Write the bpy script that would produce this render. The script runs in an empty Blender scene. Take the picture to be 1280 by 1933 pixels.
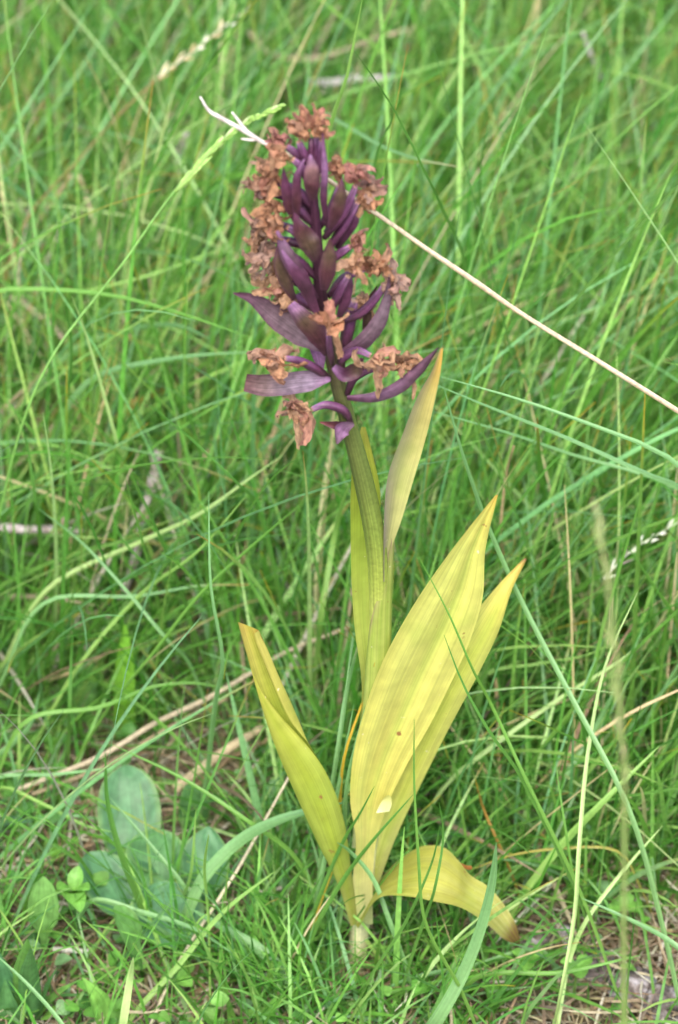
import bpy, math, random
import numpy as np
from mathutils import Vector, noise as mnoise

random.seed(7)
RNG = np.random.default_rng(11)
S = bpy.context.scene
COL = S.collection

# ------------------------------------------------------------------ camera, sky, sun, exposure
PITCH = math.radians(38.0)
DIST = 1.12
LENS, SENS_H = 105.0, 23.6
W0, H0 = 1280.0, 1933.0                       # the photograph's own pixels, used to measure positions
BASE_PY = 1842.0                              # photo row where the orchid enters the soil
_k = SENS_H / LENS / H0
_a = math.atan((BASE_PY - H0 / 2) * _k)
ZC = DIST * (math.cos(PITCH) * math.tan(PITCH + _a) - math.sin(PITCH))
FWD = Vector((0, math.cos(PITCH), -math.sin(PITCH)))
UP = Vector((0, math.sin(PITCH), math.cos(PITCH)))
CAM = Vector((0, 0, ZC)) - FWD * DIST
XC = (672 - 640) * _k * DIST                  # orchid base sits at x = XC

cd = bpy.data.cameras.new('camera')
cam = bpy.data.objects.new('camera', cd)
COL.objects.link(cam)
cam.location = CAM
cam.rotation_euler = (math.pi / 2 - PITCH, 0, 0)
cd.sensor_fit = 'VERTICAL'
cd.sensor_height = SENS_H
cd.sensor_width = SENS_H * W0 / H0
cd.lens = LENS
cd.clip_start, cd.clip_end = 0.02, 300
cd.dof.use_dof = True
cd.dof.focus_distance = DIST + 0.012
cd.dof.aperture_fstop = 11.0
S.camera = cam

world = bpy.data.worlds.new('World')
S.world = world
world.use_nodes = True
wn = world.node_tree.nodes
sky = wn.new('ShaderNodeTexSky')
sky.sky_type = 'NISHITA'
sky.sun_disc = False
SUN_EL, SUN_AZ = math.radians(60), math.radians(188)   # azimuth from +Y, clockwise seen from above
sky.sun_elevation = SUN_EL
sky.sun_rotation = SUN_AZ
sky.dust_density = 4.0
sky.air_density = 1.0
sky.ozone_density = 1.0
wn['Background'].inputs[1].default_value = 0.15
world.node_tree.links.new(sky.outputs[0], wn['Background'].inputs[0])

sl = bpy.data.lights.new('sun', 'SUN')
sun = bpy.data.objects.new('sun', sl)
COL.objects.link(sun)
sl.energy = 1.15
sl.angle = math.radians(45)
sl.color = (1.0, 0.96, 0.88)
sd = Vector((math.sin(SUN_AZ) * math.cos(SUN_EL), math.cos(SUN_AZ) * math.cos(SUN_EL), math.sin(SUN_EL)))
sun.rotation_euler = sd.to_track_quat('Z', 'Y').to_euler()
sun.location = sd * 5
S.view_settings.view_transform = 'Standard'
S.view_settings.look = 'None'
S.view_settings.gamma = 1.0
S.view_settings.use_curve_mapping = False
S.view_settings.exposure = 1.62
S.cycles.use_denoising = True
S.cycles.max_bounces = 10
S.cycles.transmission_bounces = 8
S.cycles.diffuse_bounces = 5

# ------------------------------------------------------------------ measuring helpers
def ray(px, py):
    dx = (px - W0 / 2) * _k
    dy = -(py - H0 / 2) * _k
    return FWD + Vector((dx, 0, 0)) + UP * dy

def P(px, py, y=0.0):                          # point on the upright plane at depth y
    r = ray(px, py)
    return CAM + r * ((y - CAM.y) / r.y)

def G(px, py, z=0.0):                          # point at height z
    r = ray(px, py)
    return CAM + r * ((z - CAM.z) / r.z)

PXM = _k * DIST                                # metres per photo pixel near the plant

def proj(pts):                                 # N,3 -> px, py
    q = pts - np.array(CAM)
    f = q @ np.array(FWD)
    return q[:, 0] / f / _k + W0 / 2, H0 / 2 - (q @ np.array(UP)) / f / _k

def spline(pts, n):
    """Catmull-Rom through pts (any dimension), n samples, spaced by chord."""
    p = np.asarray(pts, float)
    if len(p) == 1:
        return np.repeat(p, n, 0)
    d = np.linalg.norm(np.diff(p, axis=0), axis=1)
    t = np.concatenate([[0], np.cumsum(np.maximum(d, 1e-9))])
    t /= t[-1]
    m = np.gradient(p, t, axis=0, edge_order=1) if len(p) > 2 else np.repeat(np.diff(p, axis=0), 2, 0)
    s = np.linspace(0, 1, n)
    i = np.clip(np.searchsorted(t, s, 'right') - 1, 0, len(p) - 2)
    h = (t[i + 1] - t[i])
    u = ((s - t[i]) / h)[:, None]
    h = h[:, None]
    return ((2 * u**3 - 3 * u**2 + 1) * p[i] + (u**3 - 2 * u**2 + u) * h * m[i]
            + (-2 * u**3 + 3 * u**2) * p[i + 1] + (u**3 - u**2) * h * m[i + 1])

def lin(r, g, b):
    return tuple(((c / 255) / 12.92 if c / 255 <= 0.04045 else ((c / 255 + 0.055) / 1.055) ** 2.4) for c in (r, g, b))

# ------------------------------------------------------------------ mesh helpers
def mesh_obj(name, V, F, mat, parent=None, col=None, uv=None, smooth=True):
    """V (n,3); F (m,4) quads or list of polygons; col (n,3) colour per point; uv (n,2) per point."""
    V = np.asarray(V, np.float32)
    me = bpy.data.meshes.new(name)
    if isinstance(F, np.ndarray):
        k = F.shape[1]
        me.vertices.add(len(V))
        me.vertices.foreach_set('co', V.ravel())
        me.loops.add(F.size)
        me.loops.foreach_set('vertex_index', F.ravel().astype(np.int32))
        me.polygons.add(len(F))
        me.polygons.foreach_set('loop_start', np.arange(0, F.size, k, dtype=np.int32))
        me.update(calc_edges=True)
    else:
        me.from_pydata(V.tolist(), [], F)
        me.update()
    if smooth:
        me.polygons.foreach_set('use_smooth', np.ones(len(me.polygons), bool))
    if col is not None:
        a = me.attributes.new('col', 'FLOAT_COLOR', 'POINT')
        c = np.ones((len(V), 4), np.float32)
        c[:, :3] = col
        a.data.foreach_set('color', c.ravel())
    if uv is not None:
        lay = me.uv_layers.new(name='UVMap')
        vi = np.empty(len(me.loops), np.int32)
        me.loops.foreach_get('vertex_index', vi)
        lay.data.foreach_set('uv', np.asarray(uv, np.float32)[vi].ravel())
    if mat:
        me.materials.append(mat)
    o = bpy.data.objects.new(name, me)
    COL.objects.link(o)
    if parent:
        o.parent = parent
    return o

def grid_faces(nv, nu, closed=False):
    i = np.arange(nv - 1)[:, None]
    j = np.arange(nu if closed else nu - 1)[None, :]
    j2 = (j + 1) % nu
    a = i * nu + j
    b = i * nu + j2
    return np.stack([a, b, b + nu, a + nu], -1).reshape(-1, 4)

def empty(name, loc, label=None, cat=None, group=None):
    o = bpy.data.objects.new(name, None)
    o.empty_display_size = 0.01
    COL.objects.link(o)
    o.location = loc
    if label:
        tag(o, label, cat, group)
    return o

def adopt(child, parent):                      # parts are modelled in world space
    child.parent = parent
    if not parent.parent:
        child.matrix_parent_inverse.identity()
        child.location = -parent.location
    return child

def tag(o, label=None, cat=None, group=None, kind=None):
    if label: o['label'] = label
    if cat: o['category'] = cat
    if group: o['group'] = group
    if kind: o['kind'] = kind
    return o

def perp_frame(pts):
    T = np.gradient(pts, axis=0)
    T /= np.linalg.norm(T, axis=1)[:, None] + 1e-12
    return T

def tube(name, pts, radii, mat, n=28, k=8, parent=None, colf=None, ribs=0, ribamp=0.0, flat=1.0, cap=True):
    p = spline(pts, n)
    rk = np.linspace(0, 1, len(radii))
    if len(radii) == len(pts):
        rk = np.concatenate([[0], np.cumsum(np.linalg.norm(np.diff(np.asarray(pts, float), axis=0), axis=1))]); rk /= rk[-1]
    r = np.interp(np.linspace(0, 1, n), rk, radii)
    T = perp_frame(p)
    v = np.array(FWD)
    S1 = np.cross(T, v); S1 /= np.linalg.norm(S1, axis=1)[:, None] + 1e-9
    S2 = np.cross(S1, T)
    th = np.linspace(0, 2 * math.pi, k, endpoint=False)
    rr = 1 + ribamp * np.cos(th * ribs) if ribs else np.ones(k)
    V = p[:, None, :] + r[:, None, None] * (S1[:, None, :] * (np.cos(th) * rr)[None, :, None] + S2[:, None, :] * (np.sin(th) * rr * flat)[None, :, None])
    F = grid_faces(n, k, True).tolist()
    V = V.reshape(-1, 3)
    if cap:
        F.append(list(range(k))[::-1])
        F.append(list(range((n - 1) * k, n * k)))
    uv = np.stack(np.meshgrid(np.linspace(0, 1, k), np.linspace(0, 1, n)), -1).reshape(-1, 2)
    col = None
    if colf:
        col = np.array([colf(a, b) for a, b in uv])
    return mesh_obj(name, V, F, mat, parent, col, uv)

# ------------------------------------------------------------------ materials
def nt(name):
    m = bpy.data.materials.new(name)
    m.use_nodes = True
    t = m.node_tree
    for n in list(t.nodes):
        if n.type != 'OUTPUT_MATERIAL':
            t.nodes.remove(n)
    return m, t, t.nodes, t.links, [n for n in t.nodes if n.type == 'OUTPUT_MATERIAL'][0]

def leafy(name, transl=0.35, rough=0.45, spec=0.35, noise_scale=900, noise_amt=0.25, veins=0, vein_amt=0.2, spots=None, tcol=(1.0, 1.0, 0.75), wobble=0.0, bump=0.15, patch=None, tint=None):
    """Leaf tissue: colour attribute x fine mottling (+ length-wise veins from the UV), some light passing through."""
    m, t, N, L, out = nt(name)
    at = N.new('ShaderNodeAttribute'); at.attribute_name = 'col'
    tc = N.new('ShaderNodeTexCoord')
    no = N.new('ShaderNodeTexNoise'); no.inputs['Scale'].default_value = noise_scale; no.inputs['Detail'].default_value = 4
    L.new(tc.outputs['Object'], no.inputs['Vector'])
    mr = N.new('ShaderNodeMapRange')
    mr.inputs[3].default_value = 1 - noise_amt; mr.inputs[4].default_value = 1 + noise_amt
    mr.inputs[1].default_value = 0.3; mr.inputs[2].default_value = 0.7
    L.new(no.outputs[0], mr.inputs[0])
    mul = N.new('ShaderNodeVectorMath'); mul.operation = 'SCALE'
    L.new(at.outputs['Color'], mul.inputs[0]); L.new(mr.outputs[0], mul.inputs['Scale'])
    colour = mul.outputs[0]
    height = no.outputs[0]
    if veins:
        uv = N.new('ShaderNodeUVMap')
        mp = N.new('ShaderNodeMapping'); mp.inputs['Scale'].default_value = (veins, 1.6, 1)
        L.new(uv.outputs[0], mp.inputs[0])
        vn = N.new('ShaderNodeTexNoise'); vn.inputs['Scale'].default_value = 1.0; vn.inputs['Detail'].default_value = 3
        vn.inputs['Distortion'].default_value = wobble
        L.new(mp.outputs[0], vn.inputs['Vector'])
        vr = N.new('ShaderNodeMapRange'); vr.inputs[1].default_value = 0.3; vr.inputs[2].default_value = 0.7
        vr.inputs[3].default_value = 1 - vein_amt; vr.inputs[4].default_value = 1 + vein_amt
        L.new(vn.outputs[0], vr.inputs[0])
        m2 = N.new('ShaderNodeVectorMath'); m2.operation = 'SCALE'
        L.new(colour, m2.inputs[0]); L.new(vr.outputs[0], m2.inputs['Scale'])
        colour = m2.outputs[0]
        ad = N.new('ShaderNodeMath'); ad.operation = 'ADD'
        L.new(vn.outputs[0], ad.inputs[0]); L.new(no.outputs[0], ad.inputs[1])
        height = ad.outputs[0]
    if tint:
        tn = N.new('ShaderNodeVectorMath'); tn.operation = 'MULTIPLY'
        L.new(colour, tn.inputs[0]); tn.inputs[1].default_value = tint
        colour = tn.outputs[0]
    for (sc, lo, hi, c) in (patch or []):      # patches of another tissue colour (brown specks, greener areas)
        pn = N.new('ShaderNodeTexNoise'); pn.inputs['Scale'].default_value = sc; pn.inputs['Detail'].default_value = 3
        L.new(tc.outputs['Object'], pn.inputs['Vector'])
        pr = N.new('ShaderNodeMapRange'); pr.inputs[1].default_value = lo; pr.inputs[2].default_value = hi
        L.new(pn.outputs[0], pr.inputs[0])
        mx = N.new('ShaderNodeMix'); mx.data_type = 'RGBA'
        L.new(pr.outputs[0], mx.inputs[0]); L.new(colour, mx.inputs[6])
        mx.inputs[7].default_value = (*c, 1)
        colour = mx.outputs[2]
    bs = N.new('ShaderNodeBsdfPrincipled')
    L.new(colour, bs.inputs['Base Color'])
    bs.inputs['Roughness'].default_value = rough
    bs.inputs['Specular IOR Level'].default_value = spec
    if bump:
        b = N.new('ShaderNodeBump'); b.inputs['Strength'].default_value = bump; b.inputs['Distance'].default_value = 0.0004
        L.new(height, b.inputs['Height']); L.new(b.outputs[0], bs.inputs['Normal'])
    tr = N.new('ShaderNodeBsdfTranslucent')
    tm = N.new('ShaderNodeVectorMath'); tm.operation = 'MULTIPLY'
    L.new(colour, tm.inputs[0]); tm.inputs[1].default_value = tcol
    L.new(tm.outputs[0], tr.inputs[0])
    ms = N.new('ShaderNodeMixShader'); ms.inputs[0].default_value = transl
    L.new(bs.outputs[0], ms.inputs[1]); L.new(tr.outputs[0], ms.inputs[2])
    L.new(ms.outputs[0], out.inputs[0])
    return m

M_grass = leafy('grass blade', 0.45, 0.42, 0.45, 500, 0.18, tcol=(1.0, 1.15, 0.65), bump=0)
M_blade = leafy('single grass blade', 0.36, 0.42, 0.45, 900, 0.08, veins=7, vein_amt=0.22, tcol=(1.1, 1.15, 0.6), wobble=0.1, bump=0.15)
M_straw = leafy('dry straw', 0.2, 0.6, 0.3, 900, 0.25, tcol=(1, .95, .8), bump=0)
M_yellow = leafy('yellowing leaf', 0.3, 0.45, 0.35, 260, 0.10, veins=34, vein_amt=0.17, tcol=(.95, 1.0, 0.8), wobble=0.2, bump=0.3, tint=(.92, .96, .84),
                 patch=[(48, .52, .95, lin(150, 172, 70)), (300, 0.715, 0.77, lin(140, 100, 58)), (420, .715, .75, lin(216, 208, 170))])
M_bract = leafy('purple bract', 0.2, 0.45, 0.4, 600, 0.3, veins=18, vein_amt=0.36, tcol=(1.1, .8, .9), wobble=0.2, bump=0.3)
M_ovary = leafy('purple ovary', 0.06, 0.42, 0.4, 900, 0.22, veins=9, vein_amt=0.35, tcol=(1.1, .8, .9), wobble=0.4, bump=0.4)
M_wither = leafy('withered petal', 0.42, 0.75, 0.15, 520, 0.3, veins=9, vein_amt=0.35, tcol=(1.0, .95, .9), wobble=0.8, bump=0.6)
M_stem = leafy('ribbed stem', 0.05, 0.4, 0.4, 900, 0.15, veins=22, vein_amt=0.35, tcol=(1, 1, .6), wobble=0.1, bump=0.35)
M_broad = leafy('broad green leaf', 0.3, 0.42, 0.4, 420, 0.22, veins=14, vein_amt=0.2, tcol=(1.1, 1.1, .5), wobble=0.6, bump=0.3)
M_wood = leafy('weathered twig', 0.0, 0.8, 0.2, 400, 0.35, veins=8, vein_amt=0.25, bump=0.5)

# soil
M_soil, t, N, L, out = nt('soil')
tc = N.new('ShaderNodeTexCoord')
n1 = N.new('ShaderNodeTexNoise'); n1.inputs['Scale'].default_value = 55; n1.inputs['Detail'].default_value = 8
n2 = N.new('ShaderNodeTexNoise'); n2.inputs['Scale'].default_value = 700; n2.inputs['Detail'].default_value = 4
L.new(tc.outputs['Object'], n1.inputs['Vector']); L.new(tc.outputs['Object'], n2.inputs['Vector'])
cr = N.new('ShaderNodeValToRGB')
cr.color_ramp.elements[0].position = 0.35; cr.color_ramp.elements[0].color = (*lin(88, 76, 56), 1)
cr.color_ramp.elements[1].position = 0.68; cr.color_ramp.elements[1].color = (*lin(112, 104, 70), 1)
L.new(n1.outputs[0], cr.inputs[0])
mr = N.new('ShaderNodeMapRange'); mr.inputs[1].default_value = .3; mr.inputs[2].default_value = .7; mr.inputs[3].default_value = .5; mr.inputs[4].default_value = 1.5
L.new(n2.outputs[0], mr.inputs[0])
mu = N.new('ShaderNodeVectorMath'); mu.operation = 'SCALE'
L.new(cr.outputs[0], mu.inputs[0]); L.new(mr.outputs[0], mu.inputs['Scale'])
bs = N.new('ShaderNodeBsdfPrincipled'); bs.inputs['Roughness'].default_value = 0.9
L.new(mu.outputs[0], bs.inputs['Base Color'])
b = N.new('ShaderNodeBump'); b.inputs['Distance'].default_value = 0.002; b.inputs['Strength'].default_value = .8
L.new(n2.outputs[0], b.inputs['Height']); L.new(b.outputs[0], bs.inputs['Normal'])
L.new(bs.outputs[0], out.inputs[0])

# grey, lichen-crusted stone
M_stone, t, N, L, out = nt('lichen stone')
tc = N.new('ShaderNodeTexCoord')
n1 = N.new('ShaderNodeTexNoise'); n1.inputs['Scale'].default_value = 190; n1.inputs['Detail'].default_value = 8
n2 = N.new('ShaderNodeTexVoronoi'); n2.inputs['Scale'].default_value = 600
L.new(tc.outputs['Object'], n1.inputs['Vector']); L.new(tc.outputs['Object'], n2.inputs['Vector'])
cr = N.new('ShaderNodeValToRGB')
e = cr.color_ramp.elements
e[0].position = .36; e[0].color = (*lin(54, 47, 41), 1)
e[1].position = .68; e[1].color = (*lin(166, 162, 166), 1)
x = e.new(.5); x.color = (*lin(104, 94, 90), 1)
L.new(n1.outputs[0], cr.inputs[0])
bs = N.new('ShaderNodeBsdfPrincipled'); bs.inputs['Roughness'].default_value = .9
L.new(cr.outputs[0], bs.inputs['Base Color'])
b = N.new('ShaderNodeBump'); b.inputs['Distance'].default_value = .001; b.inputs['Strength'].default_value = .9
L.new(n2.outputs[0], b.inputs['Height']); L.new(b.outputs[0], bs.inputs['Normal'])
L.new(bs.outputs[0], out.inputs[0])

# ------------------------------------------------------------------ ground
def ground():
    a = np.concatenate([-np.geomspace(60, 1.3, 22), np.linspace(-1.2, 1.6, 141), np.geomspace(1.75, 80, 22)])
    X, Y = np.meshgrid(a, a)
    Z = np.zeros_like(X)
    near = (np.abs(X) < 2) & (np.abs(Y) < 2.2)
    for i, j in np.argwhere(near):
        d = math.hypot(X[i, j] - XC, Y[i, j])
        k = min(1, max(0, (d - .01) / .08))
        Z[i, j] = k * (0.006 * mnoise.noise((X[i, j] * 9, Y[i, j] * 9, 0)) + 0.003 * mnoise.noise((X[i, j] * 40, Y[i, j] * 40, 3))) - .002
    V = np.stack([X, Y, Z], -1).reshape(-1, 3)
    o = mesh_obj('ground', V, grid_faces(len(a), len(a)), M_soil)
    tag(o, kind='structure')
ground()

# ------------------------------------------------------------------ meadow fill (uncountable): grass, dry thatch, low leaves
PAL = {
    'g': lin(103, 155, 66), 'b': lin(118, 166, 108), 'l': lin(138, 180, 92), 'd': lin(78, 132, 54),
    'y': lin(206, 168, 50), 's': lin(206, 190, 150), 'p': lin(176, 204, 132), 'o': lin(176, 126, 62), 'q': lin(158, 148, 70),
}
PALN = {k: np.array(v) for k, v in PAL.items()}

def blades(name, base, length, az, a0, a1, width, cA, cB, mat, nseg=9, cols3=True, twist=None, kind='stuff', curl=0.0, reject=None, tip_pow=0.7):
    """Many curved blades in one mesh. a0/a1: angle from vertical at root and tip."""
    n = len(base)
    s = np.linspace(0, 1, nseg + 1)
    ang = a0[:, None] + (a1 - a0)[:, None] * s[None, :] ** 1.3
    azs = az[:, None] + curl * RNG.normal(0, 1, n)[:, None] * s[None, :]
    d = np.stack([np.sin(ang) * np.cos(azs), np.sin(ang) * np.sin(azs), np.cos(ang)], -1)
    step = (length / nseg)[:, None, None]
    p = np.concatenate([np.zeros((n, 1, 3)), np.cumsum((d[:, :-1] + d[:, 1:]) / 2 * step, 1)], 1) + base[:, None, :]
    p[..., 2] = np.maximum(p[..., 2], 0.0015 + base[:, None, 2] * 0 - 0.004 * (s[None, :] < .05))
    if reject is not None:
        keep = ~reject(p)
        p, d, width, cA, cB = p[keep], d[keep], width[keep], cA[keep], cB[keep]
        azs = azs[keep]
        n = len(p)
    side = np.stack([-np.sin(azs), np.cos(azs), np.zeros_like(azs)], -1)
    nrm = np.cross(side, d)
    tw = (RNG.normal(0, 0.5, n) if twist is None else RNG.normal(0, twist, n))[:, None] + RNG.normal(0, 0.7, n)[:, None] * s[None, :]
    sv = side * np.cos(tw)[..., None] + nrm * np.sin(tw)[..., None]
    nv = np.cross(sv, d)
    prof = np.minimum(1, (0.55 + 1.8 * s)) * np.clip(1 - s ** 2.2, 0, 1) ** tip_pow
    w = width[:, None] * prof[None, :] * 0.5 + 0.00006
    if cols3:
        V = np.stack([p - sv * w[..., None], p - nv * (w * 0.45)[..., None], p + sv * w[..., None]], 2)
        k = 3
    else:
        V = np.stack([p - sv * w[..., None], p + sv * w[..., None]], 2)
        k = 2
    ns = nseg + 1
    F = grid_faces(ns, k)
    F = (F[None] + (np.arange(n) * ns * k)[:, None, None]).reshape(-1, 4)
    c = cA[:, None, :] + (cB - cA)[:, None, :] * (np.clip((s - .80) / .2, 0, 1) ** 1.5)[None, :, None]
    root = np.clip(1 - s / .22, 0, 1)[None, :, None]
    c = c * (1 - root * .35) + root * .35 * np.array(lin(160, 174, 100))     # blades are paler at the sheath
    c = np.repeat(c[:, :, None, :], k, 2)
    o = mesh_obj(name, V.reshape(-1, 3), F, mat, col=c.reshape(-1, 3))
    tag(o, kind=kind)
    return o

def poly_in(px, py, poly):
    poly = np.array(poly, float)
    c = np.zeros(px.shape, bool)
    j = len(poly) - 1
    for i in range(len(poly)):
        xi, yi = poly[i]; xj, yj = poly[j]
        c ^= ((yi > py) != (yj > py)) & (px < (xj - xi) * (py - yi) / (yj - yi + 1e-9) + xi)
        j = i
    return c

ORCHID_AREA = [(520, 170), (620, 170), (730, 290), (770, 500), (840, 640), (850, 670), (800, 880), (760, 1100), (850, 1010), (945, 915), (1000, 1050),
               (940, 1230), (860, 1420), (770, 1590), (900, 1600), (1000, 1790), (960, 1800), (850, 1720), (720, 1720), (700, 1850), (640, 1850), (640, 1690),
               (560, 1520), (480, 1330), (430, 1160), (510, 1160), (600, 1400), (650, 1480), (690, 1300), (640, 850), (520, 850), (520, 780), (430, 750), (430, 540), (440, 400)]

def reject_front(p):
    """Keep the open space in front of the orchid open: drop blades standing between the lens and the plant."""
    n, m, _ = p.shape
    f = p.reshape(-1, 3)
    px, py = proj(f)
    infr = (px > -40) & (px < W0 + 40) & (py > -40) & (py < H0 + 20)
    cover = poly_in(px, py, ORCHID_AREA) & (f[:, 1] < 0.012)
    cov = cover.reshape(n, m).sum(1)
    near = (infr & (f[:, 1] < -0.035)).reshape(n, m).any(1)
    high = (infr & (f[:, 1] < 0.03) & (py < 1150)).reshape(n, m).any(1)
    r = RNG.random(n)
    low = (py.reshape(n, m).min(1) > 1480)
    inside = poly_in(px, py, [(560, 175), (640, 175), (740, 300), (770, 640), (700, 760), (740, 1100), (660, 1100), (600, 760), (470, 560), (480, 340)])
    poke = ((np.abs(f[:, 1]) < 0.02) & inside).reshape(n, m).any(1)
    return ((cov > 0) & (r > np.where(low, .35, .02))) | (near & (r > .03)) | (high & (r > .12)) | poke

def scatter(n, x0, x1, y0, y1):
    return np.stack([RNG.uniform(x0, x1, n), RNG.uniform(y0, y1, n), np.zeros(n)], -1)

def density(b):
    px, py = proj(b)
    d = np.ones(len(b))
    d[(px < 540) & (py > 1440)] = .22
    d[(px > 330) & (px < 1300) & (py > 1690)] = .34
    d[(px < 560) & (py < 720)] = .7
    d[(px < 560) & (py > 1150) & (py <= 1440)] = .6
    d[(px < 560) & (py > 720) & (py <= 1150)] = .85
    d[(px > 560) & (py < 1400)] = 1.0
    d[poly_in(px, py, [(120, 1440), (440, 1440), (470, 1800), (120, 1760)])] = -.27
    d[poly_in(px, py, [(0, 1640), (120, 1640), (330, 1780), (320, 2000), (0, 2000)])] = .02
    d[(px > 820) & (py > 1420) & (py < 1690)] = .6
    d[(px > 960) & (py > 1690)] = .14
    d[(px > 960) & (py > 1740)] = -.15
    return d

def mixcols(n, probs):
    keys = list(probs)
    pr = np.array([probs[k] for k in keys]); pr = pr / pr.sum()
    idx = RNG.choice(len(keys), n, p=pr)
    arr = np.array([PAL[k] for k in keys])
    c = arr[idx] * RNG.uniform(.72, 1.25, (n, 1)) * (1 + RNG.normal(0, .06, (n, 3)))
    return np.clip(c, .004, .9)

def fill_grass():
    # tufts: every tuft has its own lean, height and hue
    nt_ = 3300
    tb = np.concatenate([scatter(nt_, -.22, .22, -.06, .75), scatter(1500, -.8, .8, -.5, 1.5)])
    tb = tb[RNG.random(len(tb)) < density(tb)]
    per = RNG.integers(7, 18, len(tb))
    idx = np.repeat(np.arange(len(tb)), per)
    n = len(idx)
    base = tb[idx] + np.concatenate([RNG.normal(0, .0055, (n, 2)), np.zeros((n, 1))], 1)
    taz = np.where(tb[:, 0] > -.03, RNG.normal(0.1, .95, len(tb)), RNG.normal(0.25, 1.4, len(tb)))
    az = taz[idx] + RNG.normal(0, .9, n)
    th = RNG.uniform(.6, 1.25, len(tb))
    L_ = np.clip(RNG.normal(.088, .035, n), .025, .19) * th[idx]
    px, py = proj(base)
    short = ((px < 560) & (py > 1450)) | (py > 1640)
    L_[short] *= RNG.uniform(.3, .75, short.sum())
    L_[(base[:, 1] > -.2) & (base[:, 1] < -.02) & (np.abs(base[:, 0]) < .2)] *= .35
    a0 = np.abs(RNG.normal(.42, .28, n))
    a1 = a0 + np.abs(RNG.normal(.38, .38, n))
    w = RNG.uniform(.00055, .0013, n) * np.where(RNG.random(n) < .07, 1.9, 1)
    cA = mixcols(n, {'g': 44, 'b': 13, 'l': 21, 'd': 14, 'p': 5, 's': 6})
    tip = RNG.random(n)
    cB = np.where((tip < .13)[:, None], PALN['o'] * .9, np.where((tip < .3)[:, None], PALN['y'] * .8, cA))
    blades('grass', base, L_, az, a0, a1, w, cA, cB, M_grass, 9, True, reject=reject_front, curl=.16)

    # long arching blades, many lying over to one side
    n = 2300
    base = np.concatenate([scatter(1500, -.24, .22, .0, .62), scatter(n - 1500, -.7, .7, -.3, 1.3)])
    keep = RNG.random(n) < density(base)
    base = base[keep]; n = len(base)
    az = np.where(RNG.random(n) < .55, RNG.normal(0.1, .7, n), RNG.uniform(-math.pi, math.pi, n))
    L_ = RNG.uniform(.12, .26, n)
    px, py = proj(base)
    L_[py > 1600] *= .6
    a0 = np.abs(RNG.normal(.6, .35, n)); a1 = a0 + np.abs(RNG.normal(.5, .4, n))
    w = RNG.uniform(.0007, .0015, n)
    cA = mixcols(n, {'g': 30, 'b': 32, 'l': 22, 'd': 12, 'p': 6})
    cB = np.where((RNG.random(n) < .15)[:, None], PALN['o'], cA)
    o = blades('long_grass', base, L_, az, a0, a1, w, cA, cB, M_grass, 12, True, reject=reject_front, curl=.14)

    # low fine undergrowth
    n = 17200
    base = np.concatenate([scatter(8500, -.2, .2, -.05, .55), scatter(4000, -.13, .13, -.04, .09), scatter(700, XC - .03, XC + .04, -.03, .012), scatter(n - 13200, -.7, .7, -.4, 1.3)])
    keep = RNG.random(n) < np.clip(density(base) * 1.0 + .32, 0, 1)
    base = base[keep]; n = len(base)
    az = RNG.uniform(-math.pi, math.pi, n)
    L_ = RNG.uniform(.015, .05, n)
    a0 = np.abs(RNG.normal(.5, .3, n)); a1 = a0 + np.abs(RNG.normal(.6, .4, n))
    cA = mixcols(n, {'g': 44, 'd': 26, 'l': 18, 'b': 10})
    blades('short_grass', base, L_, az, a0, a1, RNG.uniform(.0005, .0012, n), cA, cA, M_grass, 5, False, reject=reject_front)

    # dry thatch lying on the soil
    n = 15000
    base = np.concatenate([scatter(6500, -.2, .2, -.05, .6), scatter(6000, -.13, .13, -.05, .16), scatter(n - 12500, -.7, .7, -.4, 1.3)])
    base[:, 2] = RNG.uniform(.0005, .006, n)
    az = RNG.uniform(-math.pi, math.pi, n)
    L_ = RNG.uniform(.008, .045, n)
    a0 = RNG.normal(1.5, .09, n); a1 = a0 + RNG.normal(.0, .22, n)
    pal = np.array([lin(172, 160, 132), lin(148, 132, 106), lin(124, 106, 86), lin(190, 184, 166), lin(142, 118, 92), lin(110, 98, 84)])
    cA = pal[RNG.integers(0, len(pal), n)] * RNG.uniform(.7, 1.15, (n, 1))
    blades('thatch_litter', base, L_, az, a0, a1, RNG.uniform(.0004, .0010, n), cA, cA, M_straw, 4, False, curl=.5)

    # dead standing straw in the open patch and between the tufts
    n = 2700
    base = np.concatenate([scatter(1900, -.2, -.02, .15, .6), scatter(800, -.25, .25, .02, .7)])
    px, py = proj(base)
    n = len(base)
    az = RNG.normal(.3, 1.4, n)
    L_ = RNG.uniform(.03, .11, n)
    a0 = np.abs(RNG.normal(.9, .4, n)); a1 = a0 + np.abs(RNG.normal(.3, .3, n))
    cA = pal[RNG.choice(len(pal), n, p=[.3, .15, .1, .3, .1, .05])] * RNG.uniform(.75, 1.1, (n, 1))
    blades('dry_grass', base, L_, az, a0, a1, RNG.uniform(.0009, .002, n), cA, cA, M_straw, 7, True, reject=reject_front, curl=.4)

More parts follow.
